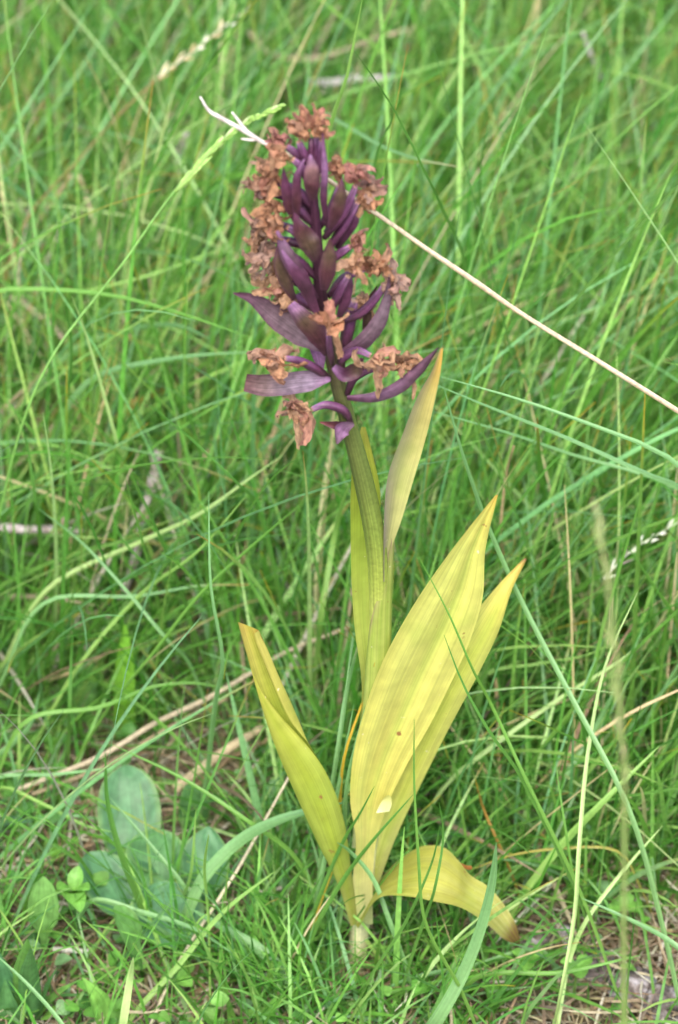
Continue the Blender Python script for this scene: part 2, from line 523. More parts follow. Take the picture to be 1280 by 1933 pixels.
def fill_leaves():
    """Tiny round leaves of the low herbs carpeting the soil."""
    n = 3100
    c = np.concatenate([scatter(1900, -.2, .2, -.05, .6), scatter(500, -.13, .13, -.04, .11), scatter(n - 2400, -.6, .6, -.3, 1.2)])
    px, py = proj(c)
    d = np.where((py > 1400) | (px < 560), 1.0, .5)
    d[(px > 940) & (py > 1730)] = .12
    d[poly_in(px, py, [(120, 1440), (440, 1440), (470, 1800), (120, 1760)])] = .3
    c = c[RNG.random(n) < d]; n = len(c)
    c[:, 2] = RNG.uniform(.003, .016, n)
    L_ = RNG.uniform(.002, .0055, n)
    az = RNG.uniform(-math.pi, math.pi, n)
    tilt = RNG.normal(.1, .35, n)
    s = np.linspace(0, 1, 6)
    half = np.array([.06, .38, .5, .46, .3, .02])
    d1 = np.stack([np.cos(az) * np.cos(tilt), np.sin(az) * np.cos(tilt), np.sin(tilt)], -1)
    sd_ = np.stack([-np.sin(az), np.cos(az), RNG.normal(0, .25, n)], -1)
    nr = np.cross(d1, sd_)
    mid = c[:, None] + d1[:, None] * (s[None] * L_[:, None])[..., None] - nr[:, None] * (.25 * (s[None] - .5) ** 2 * L_[:, None])[..., None]
    hw = (half[None] * L_[:, None] * RNG.uniform(.75, 1.3, n)[:, None])[..., None]
    V = np.stack([mid - sd_[:, None] * hw + nr[:, None] * hw * .3, mid, mid + sd_[:, None] * hw + nr[:, None] * hw * .3], 2)
    F = grid_faces(6, 3)
    F = (F[None] + (np.arange(n) * 18)[:, None, None]).reshape(-1, 4)
    cA = np.array([lin(96, 150, 62), lin(120, 170, 80), lin(80, 130, 60), lin(112, 150, 100)])[RNG.integers(0, 4, n)] * RNG.uniform(.75, 1.2, (n, 1))
    o = mesh_obj('ground_cover_foliage', V.reshape(-1, 3), F, M_broad, col=np.repeat(cA, 18, 0), uv=np.tile(np.array([[u, v] for v in s for u in (0, .5, 1)]), (n, 1)))
    tag(o, kind='stuff')

fill_grass()
fill_leaves()

# ------------------------------------------------------------------ the orchid
orchid = empty('orchid', (XC, 0, 0), 'fading purple orchid with yellow leaves and brown withered flowers standing in the grass', 'orchid')

def leaf(name, Lp, Rp, mat, parent, colf, section=None, yL=None, yR=None, nu=13, nv=44, rip=0.0, seed=0, thick=0.0):
    """A leaf given by its two margins (measured points), bulged in depth by section(u, t) -> depth in leaf widths."""
    l = spline(Lp, nv); r = spline(Rp, nv)
    yl = np.interp(np.linspace(0, 1, nv), np.linspace(0, 1, len(yL)), yL) if yL is not None else np.zeros(nv)
    yr = np.interp(np.linspace(0, 1, nv), np.linspace(0, 1, len(yR)), yR) if yR is not None else yl
    V, C, UV = [], [], []
    for i in range(nv):
        t_ = i / (nv - 1)
        wid = max(2.0, math.hypot(*(r[i] - l[i]))) * PXM
        for j in range(nu):
            u = j / (nu - 1)
            uu, dep = section(u, t_) if section else (u, 0.0)
            px, py = l[i] + (r[i] - l[i]) * uu
            y = (yl[i] + (yr[i] - yl[i]) * uu) * .001
            q = P(px, py, y) + FWD * (dep * wid)
            if rip:
                q += FWD * (rip * wid * mnoise.noise((u * 2.2 + seed * 7.1, t_ * 7, seed * 3.3)) * (.35 + abs(u - .5) * 1.4))
            V.append(q); C.append(colf(u, t_)); UV.append((u, t_))
    o = mesh_obj(name, np.array(V), grid_faces(nv, nu), mat, None, np.array(C), np.array(UV))
    return adopt(o, parent)

def mixc(a, b, k):
    k = min(1, max(0, k))
    return tuple(a[i] + (b[i] - a[i]) * k for i in range(3))

def ramp(t, *stops):
    for (t0, c0), (t1, c1) in zip(stops, stops[1:]):
        if t <= t1:
            return mixc(c0, c1, (t - t0) / (t1 - t0 + 1e-9))
    return stops[-1][1]

YEL, YGR, GRN, PALE, ORG, BRN = lin(206, 196, 108), lin(178, 184, 88), lin(136, 160, 64), lin(208, 206, 160), lin(196, 160, 88), lin(120, 80, 58)
GRYP = lin(150, 138, 118)
PUR, PURD, PURG, PURL, MAR, OLV = lin(84, 46, 70), lin(52, 29, 40), lin(102, 82, 92), lin(140, 102, 140), lin(72, 40, 46), lin(80, 64, 50)

# stem: from the pale base through the leaf sheaths to the top of the spike
stem_pts = [P(672, 1850, 1 * .001), P(684, 1700, .001), P(700, 1500, .006), P(712, 1300, .005), P(716, 1150, .003), P(708, 1010, 0), P(690, 920, 0), P(667, 830, 0),
            P(640, 730, 0), P(624, 660, 0), P(612, 600, 0), P(603, 520, 0), P(597, 440, 0), P(591, 360, 0), P(588, 300, 0), P(587, 262, 0)]
def stem_col(u, t):
    # the shaft darkens to purple towards the flowers, one flank is tinted first
    flank = .5 + .5 * math.cos(2 * math.pi * (u - .12))
    base = ramp(t, (0, PALE), (.12, PALE), (.3, YGR), (.46, lin(176, 184, 92)), (.51, lin(150, 164, 72)), (.57, lin(112, 130, 54)), (.63, lin(92, 108, 48)), (.70, lin(90, 104, 50)), (.76, lin(84, 78, 54)), (.82, PURD), (1, PUR))
    return mixc(base, PURD, flank * max(0, min(1, (t - .52) * 5)) * .5)
st = tube('stem', stem_pts, [r * PXM for r in (18, 20, 20, 18, 18, 19.5, 18.5, 16, 14, 12.5, 12.5, 11, 10, 8.5, 7, 4)], M_stem, 90, 20, None, stem_col, ribs=7, ribamp=.06)
adopt(st, orchid)

def keel(k, p=1.0, off=0.0):
    return lambda u, t: (u, k * (1 - abs(2 * u - 1) ** p) + off)

# sheath wrapped round the lower stem, its margin ending obliquely
def sheath():
    n, k = 30, 22
    axis = spline([(688, 1600), (704, 1430), (712, 1300), (716, 1180), (722, 1085)], n)
    rad = np.interp(np.linspace(0, 1, n), [0, .3, .7, .93, 1], [24, 27, 25, 24.5, 24])
    V, C, UV = [], [], []
    for i in range(n):
        t_ = i / (n - 1)
        for j in range(k):
            th = -math.pi * .62 + j / (k - 1) * math.pi * 1.24          # open at the back
            up = 95 * math.sin(th) * max(0, t_ - .5) / .5
            px = axis[i][0] + math.sin(th) * rad[i]
            q = P(px, axis[i][1] - up, .0025) - FWD * (math.cos(th) * rad[i] * PXM)
            V.append(q)
            c = ramp(t_, (0, PALE), (.3, YEL), (.6, lin(180, 188, 104)), (.85, lin(166, 178, 88)), (.95, lin(170, 168, 104)), (1, lin(160, 130, 116)))
            C.append(mixc(c, GRN, .5 * max(0, math.sin(j * 1.9)) * (t_ > .3)))
            UV.append((j / (k - 1), t_))
    adopt(mesh_obj('sheath', np.array(V), grid_faces(n, k), M_yellow, None, np.array(C), np.array(UV)), orchid)
sheath()

# upper leaf with a purplish grey margin, pressed to the stem
def c_upper(u, t):
    c = ramp(t, (0, lin(184, 174, 140)), (.15, lin(184, 178, 120)), (.45, lin(190, 184, 122)), (.8, lin(198, 178, 110)), (.95, lin(214, 170, 90)), (1, ORG))
    return mixc(c, lin(150, 136, 130), (max(0, .55 - u) * 2.0) * (1 - t * .55))
leaf('leaf', [(724, 1098), (724, 1060), (725, 985), (732, 900), (760, 820), (790, 745), (820, 690), (831, 657)],
     [(727, 1098), (738, 1040), (757, 985), (781, 905), (803, 830), (820, 760), (832, 700), (837, 657)], M_yellow, orchid, c_upper,
     lambda u, t: (u, .30 * (1 - abs(2 * u - 1) ** 1.5)), yL=[-1, -2, -2, -1, 0, 1, 3, 5], yR=[0, 1, 2, 3, 4, 4, 5, 5], rip=.03, seed=1)

# long sheathing leaf behind the stem
def c_back(u, t):
    c = ramp(t, (0, lin(198, 198, 116)), (.4, lin(186, 192, 100)), (.7, lin(176, 190, 76)), (.92, lin(188, 188, 80)), (1, ORG))
    return mixc(c, GRN, .35 * math.exp(-((u - .45) / .2) ** 2))
leaf('leaf', [(672, 1420), (683, 1300), (669, 1180), (663, 1080), (662, 1000), (662, 930), (668, 860), (682, 806)],
     [(705, 1420), (712, 1300), (712, 1180), (712, 1080), (716, 1000), (718, 930), (704, 860), (690, 806)], M_yellow, orchid, c_back,
     lambda u, t: (u, .38 * (1 - abs(2 * u - 1) ** 2)), yL=[7, 5, 4, 4, 4, 4, 4, 5], yR=[8, 6, 5, 5, 5, 5, 5, 5], rip=.02, seed=2)

# slim leaf behind the large one, rolled lengthwise
def c_roll(u, t):
    c = ramp(t, (0, lin(212, 206, 150)), (.3, lin(212, 204, 112)), (.7, lin(206, 202, 110)), (.92, lin(204, 188, 96)), (.98, lin(196, 164, 84)), (1, BRN))
    return mixc(c, lin(176, 186, 70), .5 * math.exp(-((u - .62) / .16) ** 2) * (t < .9))
leaf('leaf', [(684, 1700), (690, 1590), (742, 1440), (796, 1310), (852, 1215), (906, 1145), (946, 1098), (990, 1053)],
     [(704, 1700), (748, 1580), (800, 1470), (846, 1378), (905, 1268), (940, 1195), (970, 1105), (995, 1056)], M_yellow, orchid, c_roll,
     lambda u, t: (u, -.42 * (1 - abs(2 * u - 1) ** 2.0)), yL=[1, 5, 11, 13, 14, 15, 17, 20], yR=[3, 6, 9, 10, 10, 11, 14, 20], rip=.03, seed=3)

# large broad leaf, folded along a greener midrib
def c_big(u, t):
    c = ramp(t, (0, PALE), (.14, lin(206, 194, 124)), (.3, lin(206, 194, 104)), (.6, lin(206, 198, 112)), (.85, lin(202, 196, 108)), (.96, lin(202, 186, 96)), (1, lin(200, 160, 76)))
    c = mixc(c, lin(168, 178, 88), .62 * math.exp(-((u - .56) / .075) ** 2) * max(0, min(1, (t - .12) * 5)) * (t < .93))
    if abs(u - .22) < .02 and abs(t - .235) < .008: c = lin(60, 50, 34)
    c = mixc(c, lin(196, 200, 116), .3 * math.exp(-((u - .25) / .12) ** 2))
    return c
def s_big(u, t):
    f = max(0, min(1, (t - .06) * 4))
    d = .12 * (1 - abs(u - .56) / (.56 if u < .56 else .44)) ** 1.1          # V along the midrib
    d += .018 * math.sin(u * 15 + 1.2 * math.sin(t * 5)) * f                  # lengthwise pleats
    d += -.035 * math.exp(-((u - .8) / .12) ** 2) * f                          # right half rolls forward
    return (u, d)
leaf('leaf', [(668, 1745), (666, 1660), (672, 1590), (661, 1510), (668, 1420), (690, 1335), (722, 1250), (776, 1150), (838, 1058), (890, 990), (935, 935)],
     [(704, 1745), (704, 1660), (710, 1590), (728, 1530), (770, 1440), (808, 1375), (846, 1300), (889, 1205), (911, 1130), (916, 1040), (940, 934)], M_yellow, orchid, c_big, s_big,
     yL=[-3, -4, -5, -5, -4, -3, -2, 0, 2, 4, 6], yR=[-3, -3, -2, 0, 2, 4, 5, 5, 6, 6, 6], nu=29, nv=70, rip=.035, seed=4)

# torn pale flap at the foot of the large leaf
leaf('torn_flap', [(710, 1534), (716, 1521), (724, 1508), (731, 1501)], [(735, 1531), (739, 1520), (739, 1508), (736, 1501)], M_yellow, orchid,
     lambda u, t: mixc(lin(216, 214, 172), lin(206, 200, 116), t), lambda u, t: (u, -.45 * (1 - t) ** 2 - .2 * math.sin(math.pi * u) * (1 - t)), yL=[-5, -5, -4.6, -4.2], yR=[-3.6, -3.4, -3, -2.6], nu=7, nv=8, rip=.1, seed=9)

# channelled leaf on the other side: tube below, open towards the tip
def c_tube(u, t):
    c = ramp(t, (0, lin(176, 172, 104)), (.2, lin(152, 164, 76)), (.45, lin(158, 168, 72)), (.75, lin(178, 176, 82)), (.95, lin(186, 170, 92)), (1, lin(190, 158, 84)))
    return mixc(c, lin(150, 164, 44), .4 * math.exp(-((u - .5) / .2) ** 2))
tubeL = [(662, 1748), (640, 1675), (600, 1592), (556, 1495), (518, 1405), (489, 1318), (470, 1250), (456, 1200), (449, 1174)]
tubeR = [(678, 1742), (664, 1648), (645, 1532), (612, 1452), (578, 1395), (548, 1325), (520, 1262), (500, 1215), (489, 1190)]
leaf('leaf', tubeL, tubeR, M_yellow, orchid, c_tube, lambda u, t: (u, .30 * math.sqrt(max(0, 1 - (2 * u - 1) ** 2)) + .02 * math.sin(u * 9)),
     yL=[-4, -6, -7, -6, -5, -4, -4, -4, -4], yR=[-2, -4, -5, -5, -4, -3, -3, -3, -3], nu=17, nv=54, rip=.03, seed=5)
# its near margin rolls over in front
def s_front(u, t):
    return (u, -.34 * math.sqrt(max(0, 1 - (2 * u - 1) ** 2)) * (1 - t * .35))
frontR = [(678, 1742), (664, 1648), (645, 1532), (612, 1452), (572, 1398), (530, 1352), (492, 1300), (466, 1235), (450, 1176)]
leaf('rolled_margin', tubeL, frontR, M_yellow, orchid, c_tube, s_front,
     yL=[-4, -6, -7, -6, -5, -4, -4, -4, -4], yR=[-2, -4, -5, -5, -5, -4, -4, -4, -4], nu=13, nv=50, rip=.03, seed=6)
# the far margin folds inwards like a lip below the tip
leaf('folded_lip', [(582, 1402), (552, 1366), (520, 1300), (497, 1245), (484, 1212), (480, 1196)], [(580, 1398), (552, 1332), (522, 1266), (502, 1219), (492, 1200), (489, 1190)], M_yellow, orchid,
     lambda u, t: mixc(lin(176, 174, 84), lin(188, 176, 98), t), lambda u, t: (u, -.25 * math.sqrt(max(0, 1 - (2 * u - 1) ** 2))),
     yL=[-5, -5, -5, -4, -4, -4], yR=[-4, -3, -3, -3, -3, -3], nu=9, nv=30, rip=.04, seed=8)

# lowest leaf arching over to the soil, end browned
def c_low(u, t):
    c = ramp(t, (0, lin(166, 166, 88)), (.3, lin(172, 168, 86)), (.6, lin(170, 164, 86)), (.75, lin(188, 182, 110)), (.88, lin(206, 196, 130)), (.935, lin(136, 92, 74)), (1, lin(92, 56, 60)))
    return mixc(c, lin(170, 164, 60), .4 * math.sin(u * 13) ** 2)
leaf('leaf', [(668, 1742), (716, 1662), (760, 1618), (800, 1597), (838, 1600), (866, 1625), (886, 1650), (920, 1672), (955, 1712), (974, 1745), (983, 1778)],
     [(676, 1752), (718, 1694), (770, 1692), (822, 1702), (866, 1712), (890, 1724), (908, 1736), (928, 1752), (950, 1772), (968, 1783), (979, 1788)], M_yellow, orchid, c_low,
     lambda u, t: (u, -.22 * (1 - abs(2 * u - 1) ** 1.6) * min(1, t * 4) + .12 * math.sin(u * 3 + t * 6) * t), yL=[-2, 6, 10, 10, 6, 2, -3, -4, -5, -5, -4], yR=[-4, -10, -16, -18, -18, -16, -14, -12, -10, -7, -4], nu=19, nv=60, rip=.05, seed=7)
leaf('torn_edge', [(866, 1626), (876, 1632), (890, 1634)], [(872, 1636), (884, 1642), (892, 1640)], M_yellow, orchid, lambda u, t: lin(150, 96, 56), lambda u, t: (u, -.3 * t), yL=[1, 0, -1], yR=[0, -1, -2], nu=5, nv=7, rip=.25, seed=11)

# ---- bracts
def ribbon_edges(c, w):
    p = spline(c, 24)
    ww = np.interp(np.linspace(0, 1, 24), np.linspace(0, 1, len(w)), w)
    T = np.gradient(p, axis=0); T /= np.linalg.norm(T, axis=1)[:, None] + 1e-9
    Nn = np.stack([T[:, 1], -T[:, 0]], -1)
    return p - Nn * ww[:, None] / 2, p + Nn * ww[:, None] / 2

def bract(c, w, y, cols, cup=.25, seed=0, ytip=0.0):
    w = [q * (.74 if seed > 28 else .92) for q in w]
    Lp, Rp = ribbon_edges(c, w)
    def cf(u, t):
        k = ramp(t, *[(i / (len(cols) - 1), q) for i, q in enumerate(cols)])
        k = mixc(k, PUR, .5 * min(1, (abs(2 * u - 1)) ** 2.5))
        return k
    yy = list(np.linspace(y, y + ytip, 6))
    return leaf('bract', Lp, Rp, M_bract, orchid, cf, lambda u, t: (u, cup * (1 - abs(2 * u - 1) ** 1.8)), yL=yy, yR=yy, nu=11, nv=26, rip=.11, seed=seed)

BR = [
    ([(614, 664), (565, 628), (515, 592), (474, 563), (440, 553)], [8, 50, 54, 30, 3], -2, (PURG, lin(116, 98, 104), PURG, PUR), .12),
    ([(606, 700), (604, 680), (594, 650), (584, 630)], [10, 26, 28, 8], -1, (PURL, PURL, PURG), .2),
    ([(624, 716), (575, 720), (528, 726), (490, 727), (463, 722)], [8, 44, 46, 46, 36], -5, (PURL, lin(150, 132, 152), lin(140, 122, 134), lin(130, 108, 108), lin(96, 68, 70)), .1),
    ([(655, 751), (705, 750), (748, 734), (788, 700), (828, 656)], [10, 22, 27, 22, 2], -6, (PUR, lin(112, 82, 108), lin(104, 74, 92), PURD), -.35),
    ([(645, 668), (685, 645), (715, 608), (730, 565), (735, 522)], [16, 34, 32, 20, 3], -3, (PUR, PURG, lin(112, 94, 106), PURD), -.3),
    ([(630, 692), (650, 707), (672, 698), (684, 676)], [14, 30, 32, 6], -9, (PURL, PUR, OLV, PUR), .3),
    ([(620, 668), (600, 632), (570, 598), (549, 574)], [20, 44, 42, 20], -8, (PURD, MAR, OLV, PURL), -.25),
    ([(668, 800), (650, 808), (636, 838)], [8, 34, 3], -6, (PURG, PURL, PURG), .2),
    ([(664, 800), (636, 803), (604, 797)], [10, 18, 3], -5, (PURG, MAR, lin(120, 70, 70)), .2),
    ([(598, 492), (586, 462), (566, 430), (556, 402)], [26, 56, 44, 4], -9, (PURD, OLV, MAR, PUR), -.22),
    ([(612, 548), (618, 510), (622, 480), (623, 450)], [20, 44, 38, 4], -10, (PURD, MAR, OLV, MAR), -.22),
    ([(622, 432), (634, 402), (643, 372), (646, 336)], [14, 36, 32, 3], -7, (PURD, MAR, OLV, PUR), -.25),
    ([(592, 378), (589, 350), (589, 322), (586, 292)], [20, 42, 38, 6], -8, (PURD, MAR, lin(124, 92, 92), PURL), -.3),
    ([(562, 424), (546, 386), (539, 350), (535, 316)], [14, 30, 26, 3], -3, (PURD, MAR, PUR, PUR), -.2),
    ([(556, 566), (538, 530), (526, 500), (524, 460)], [14, 34, 26, 3], -4, (PURD, OLV, OLV, PUR), -.2),
    ([(596, 566), (568, 524), (544, 484), (523, 436)], [20, 42, 40, 8], -6, (PURD, PUR, PURG, PURL), -.2),
    ([(598, 590), (575, 540), (548, 500), (532, 472)], [18, 34, 30, 6], -8, (PUR, PURD, PUR, PURL), -.2),
    ([(640, 600), (652, 565), (658, 535), (660, 505)], [14, 30, 26, 5], -5, (PURD, PUR, PUR, PURL), -.25),
    ([(618, 430), (611, 380), (613, 320), (609, 250)], [10, 20, 18, 3], -4, (PURD, PUR, PURL, PUR), -.25),
    ([(560, 420), (560, 370), (562, 330), (575, 300)], [14, 26, 22, 5], -5, (PURD, MAR, PUR, PURL), -.2),
    ([(688, 640), (694, 600), (702, 560), (712, 540)], [10, 24, 22, 3], 4, (PURD, OLV, MAR, PURD), -.2),
    ([(636, 470), (652, 440), (668, 420), (676, 385)], [12, 30, 24, 3], 2, (PURD, PUR, PUR, PURL), -.2),
]
for i, (c, w, y, cols, cup) in enumerate(BR):
    bract(c, w, y, cols, cup, i + 20)

# ---- withered flowers: ovary + shrivelled petals
def crumple(name, base, d, length, width, parent, hue, rnd, curl=1.0, nv=11, nu=6):
    """One shrivelled petal: a ribbon along a randomly bending, curling line with a crinkled blade."""
    d = d.normalized()
    side = d.cross(Vector((rnd.gauss(0, 1), rnd.gauss(0, 1), rnd.gauss(0, 1)))).normalized()
    nrm = side.cross(d)
    p = base.copy()
    V, C, UV = [], [], []
    bend = rnd.uniform(-1.6, 1.6) * curl / nv
    bend2 = rnd.uniform(-.9, .9) * curl / nv
    tw = rnd.uniform(-1.2, 1.2) / nv
    fold = rnd.uniform(-1.1, 1.1)
    off = rnd.uniform(0, 90)
    for i in range(nv):
        t_ = i / (nv - 1)
        wv = width * (.35 + 1.0 * math.sin(math.pi * min(1, .12 + t_ * .84)) ** .8) * .5
        for j in range(nu):
            u = j / (nu - 1) * 2 - 1
            q = p + side * (u * wv) + nrm * (abs(u) ** 1.5 * fold * wv)
            f = .30 * width
            nz = Vector((mnoise.noise((u * 1.7 + off, t_ * 5, 1)), mnoise.noise((u * 1.7 + off, t_ * 5, 5)), mnoise.noise((u * 1.7 + off, t_ * 5, 9))))
            q += nz * f * 1.3
            V.append(q)
            k = mixc(hue, lin(140, 98, 70), .45 * max(0, mnoise.noise((u * 2 + off, t_ * 4, 2))) + .25 * abs(u) * rnd.random())
            k = mixc(k, lin(206, 166, 130), .5 * max(0, -mnoise.noise((u * 2 + off, t_ * 4, 2))))
            C.append(k); UV.append((u * .5 + .5, t_))
        p = p + d * (length / (nv - 1))
        ca, sa = math.cos(bend * (1 + t_)), math.sin(bend * (1 + t_))
        d, nrm = (d * ca + nrm * sa).normalized(), (nrm * ca - d * sa).normalized()
        ca, sa = math.cos(bend2), math.sin(bend2)
        d, side = (d * ca + side * sa).normalized(), (side * ca - d * sa).normalized()
        ca, sa = math.cos(tw), math.sin(tw)
        side, nrm = (side * ca + nrm * sa).normalized(), (nrm * ca - side * sa).normalized()
    o = mesh_obj(name, np.array(V), grid_faces(nv, nu), M_wither, None, np.array(C), np.array(UV))
    return o

RUST, TAN, PINKB, DUSK = lin(174, 130, 100), lin(184, 148, 118), lin(168, 116, 110), lin(158, 132, 120)

def flower(ov, fl, size, y, hue=RUST, ow=18, hang=None, star=False, seed=0):
    rnd = random.Random(900 + seed)
    y *= .001
    pts = [P(*ov[0], y * .4)] + [P(*q, y * (.6 + .4 * i / len(ov))) for i, q in enumerate(ov[1:], 1)]
    end = pts[-1]
    c = P(*fl, y)
    size *= PXM * 1.16
    out_d = (c - end)
    if out_d.length < 1e-4:
        out_d = -FWD.copy()
    out_d.normalize()
    # the flower part is the shrivelled hood; ovary, petals and lip are its pieces
    hood = crumple('flower', end + (c - end) * .15, (c - end).normalized() + Vector((0, 0, .3)), size * .66, size * .42, None, hue, rnd, 1.2, 11, 7)
    adopt(hood, orchid)
    def sub(o):
        o.parent = hood
        return o
    def cf(u, t):
        k = ramp(t, (0, PURD), (.35, PUR), (.75, lin(104, 62, 98)), (.95, PURL), (1, hue))
        return mixc(k, PURD, .45 * (.5 + .5 * math.sin(u * 12.56 * 1.5 + t * 5)))
    w = ow * PXM / 2 * .88
    sub(tube('ovary', pts, [w * .6, w * .95, w * 1.05, w * .9, w * .6], M_ovary, 22, 14, None, cf, ribs=5, ribamp=.13))
    dirs = []
    if star:
        for a in (90, 162, 18):
            dirs.append((UP * math.sin(math.radians(a)) + Vector((math.cos(math.radians(a)), 0, 0)) - FWD * .35, .62))
    else:
        for q in range(9):
            a = rnd.uniform(0, 2 * math.pi)
            r_ = UP * math.sin(a) + Vector((math.cos(a), 0, 0)) - FWD * rnd.uniform(-.4, .6)
            dirs.append((r_ + out_d * .7 + Vector((0, 0, .25)), rnd.uniform(.5, .95)))
    for dd, ln in dirs:
        h = mixc(hue, rnd.choice([TAN, PINKB, DUSK, RUST]), rnd.uniform(0, .7))
        sub(crumple('petal', end + (c - end) * rnd.uniform(.3, .8), dd, size * ln, size * rnd.uniform(.15, .31), None, h, rnd, 2.0 if not star else .5))
    tip = P(*hang, y - .001) if hang else c + Vector((0, 0, -1)) * size * .6 + Vector((rnd.uniform(-.3, .3) * size, 0, 0))
    v = tip - c
    sub(crumple('lip', c, v, v.length, size * .20, None, mixc(hue, TAN, .6), rnd, .4))

FL = [
    dict(ov=[(664, 800), (645, 772), (612, 764), (588, 773)], fl=(562, 785), size=60, y=-5, hue=TAN, hang=(568, 845)),
    dict(ov=[(622, 714), (590, 692), (560, 679), (536, 676)], fl=(508, 686), size=62, y=-8, hang=(535, 700)),
    dict(ov=[(645, 700), (650, 674), (676, 662), (700, 672)], fl=(712, 686), size=58, y=-8, hue=TAN, hang=(718, 758)),
    dict(ov=[(655, 745), (675, 708), (705, 695), (745, 692)], fl=(766, 682), size=56, y=-4, hue=TAN, hang=(795, 748)),
    dict(ov=[(628, 690), (622, 650), (620, 622)], fl=(618, 606), size=60, y=-15, hue=lin(180, 130, 100), ow=13, hang=(640, 680), star=True),
    dict(ov=[(604, 590), (575, 570), (545, 556)], fl=(508, 550), size=54, y=-2, hue=TAN, hang=(475, 548)),
    dict(ov=[(640, 610), (680, 592), (712, 560), (728, 535)], fl=(744, 536), size=56, y=0, hue=DUSK, ow=18),
    dict(ov=[(650, 665), (660, 610), (670, 565)], fl=(690, 585), size=42, y=3, hue=TAN, ow=26),
    dict(ov=[(620, 560), (655, 522), (690, 508)], fl=(728, 490), size=56, y=2, hue=RUST),
    dict(ov=[(622, 592), (642, 550), (658, 520)], fl=(676, 498), size=50, y=-8, hue=TAN, hang=(672, 555)),
    dict(ov=[(612, 500), (640, 480), (662, 465)], fl=(684, 458), size=40, y=-3, hue=PINKB),
    dict(ov=[(614, 478), (648, 430), (676, 380)], fl=(690, 385), size=44, y=1, hue=RUST, ow=18),
    dict(ov=[(604, 430), (628, 390), (642, 350)], fl=(640, 312), size=42, y=3),
    dict(ov=[(612, 450), (650, 402), (672, 350)], fl=(672, 318), size=48, y=0, hue=PINKB),
    dict(ov=[(614, 440), (656, 400), (690, 370)], fl=(704, 344), size=42, y=4, hue=DUSK),
    dict(ov=[(598, 525), (556, 486), (528, 470)], fl=(484, 490), size=56, y=-1, hue=DUSK),
    dict(ov=[(600, 548), (562, 532), (532, 522)], fl=(506, 524), size=46, y=2, hue=TAN),
    dict(ov=[(594, 472), (562, 442), (542, 428)], fl=(508, 424), size=52, y=-2),
    dict(ov=[(592, 455), (552, 432), (522, 422)], fl=(480, 428), size=44, y=3, hue=DUSK),
    dict(ov=[(592, 424), (562, 396), (534, 386)], fl=(500, 392), size=50, y=-1),
    dict(ov=[(591, 394), (562, 362), (532, 346)], fl=(503, 334), size=52, y=0),
    dict(ov=[(589, 402), (542, 372), (502, 362)], fl=(480, 350), size=42, y=3, hue=DUSK),
    dict(ov=[(588, 352), (566, 312), (552, 300)], fl=(524, 292), size=46, y=-2),
    dict(ov=[(587, 325), (562, 292), (540, 275)], fl=(518, 258), size=44, y=2, hue=PINKB),
    dict(ov=[(587, 315), (574, 290), (564, 266)], fl=(552, 236), size=46, y=0),
    dict(ov=[(590, 322), (598, 284), (598, 256)], fl=(590, 226), size=48, y=1, hue=lin(172, 124, 100)),
    dict(ov=[(594, 470), (545, 455), (510, 452)], fl=(486, 456), size=44, y=4, hue=TAN),
    dict(ov=[(600, 575), (570, 560), (550, 570)], fl=(530, 566), size=40, y=1, hue=TAN),
    dict(ov=[(589, 375), (545, 352), (515, 340)], fl=(492, 322), size=40, y=5, hue=TAN),
    dict(ov=[(592, 342), (606, 302), (608, 262)], fl=(604, 244), size=30, y=-1),
]
for i, f in enumerate(FL):
    flower(seed=i, **f)

# ------------------------------------------------------------------ traced single blades, each a thing
def strip(name, p3, width, colA, colB=None, mat=None, n=22, fold=.45, twist=0.0, tip=True, parent=None, prof=None, tipcol=None):
    p = spline(p3, n)
    T = perp_frame(p)
    v = np.array(FWD)
    s = np.linspace(0, 1, n)
    S1 = np.cross(T, v); S1 /= np.linalg.norm(S1, axis=1)[:, None] + 1e-9
    S2 = np.cross(S1, T)
    a = twist + .5 * np.sin(s * 3 + twist * 5)
    sv = S1 * np.cos(a)[:, None] + S2 * np.sin(a)[:, None]
    nv = np.cross(sv, T)
    pr = np.interp(s, *zip(*prof)) if prof else np.minimum(1, .7 + s) * (np.clip(1 - s ** 3.2, 0, 1) ** .8 if tip else 1)
    w = (width * .5 * pr)[:, None] + .00005
    k = 5
    V = np.stack([p + sv * w * u - nv * w * fold * (1 - u * u) for u in np.linspace(-1, 1, k)], 1)
    cA = np.array(colA); cB = np.array(colB if colB is not None else colA)
    c = cA[None] + (cB - cA)[None] * s[:, None]
    if tipcol is not None:
        kk = np.clip((s - .86) / .14, 0, 1)[:, None]
        c = c * (1 - kk) + np.array(tipcol) * kk
    c = np.repeat(c[:, None], k, 1)
    c[:, k // 2] *= .86
    uv = np.stack(np.meshgrid(np.linspace(0, 1, k), s), -1).reshape(-1, 2)
    return mesh_obj(name, V.reshape(-1, 3), grid_faces(n, k), mat or M_blade, parent, c.reshape(-1, 3), uv)

def path3(pts, h0, h1, root=True):
    """Photo positions + heights (mm above the soil, root end to tip end) -> 3-D line, continued down to the soil."""
    n = len(pts)
    q = []
    for i, (x, y) in enumerate(pts):
        k = i / (n - 1)
        h = h0 + (h1 - h0) * k
        q.append(G(x, y, h * .001))
    if root and h0 > 4:
        d = q[0] - q[1]; d.z = 0
        if d.length > 0: d.normalize()
        h = h0 * .001
        q = [Vector((q[0].x + d.x * h * .45, q[0].y + d.y * h * .2, -.002)), Vector((q[0].x + d.x * h * .25, q[0].y + d.y * h * .1, h * .5))] + q
    return [tuple(v) for v in q]

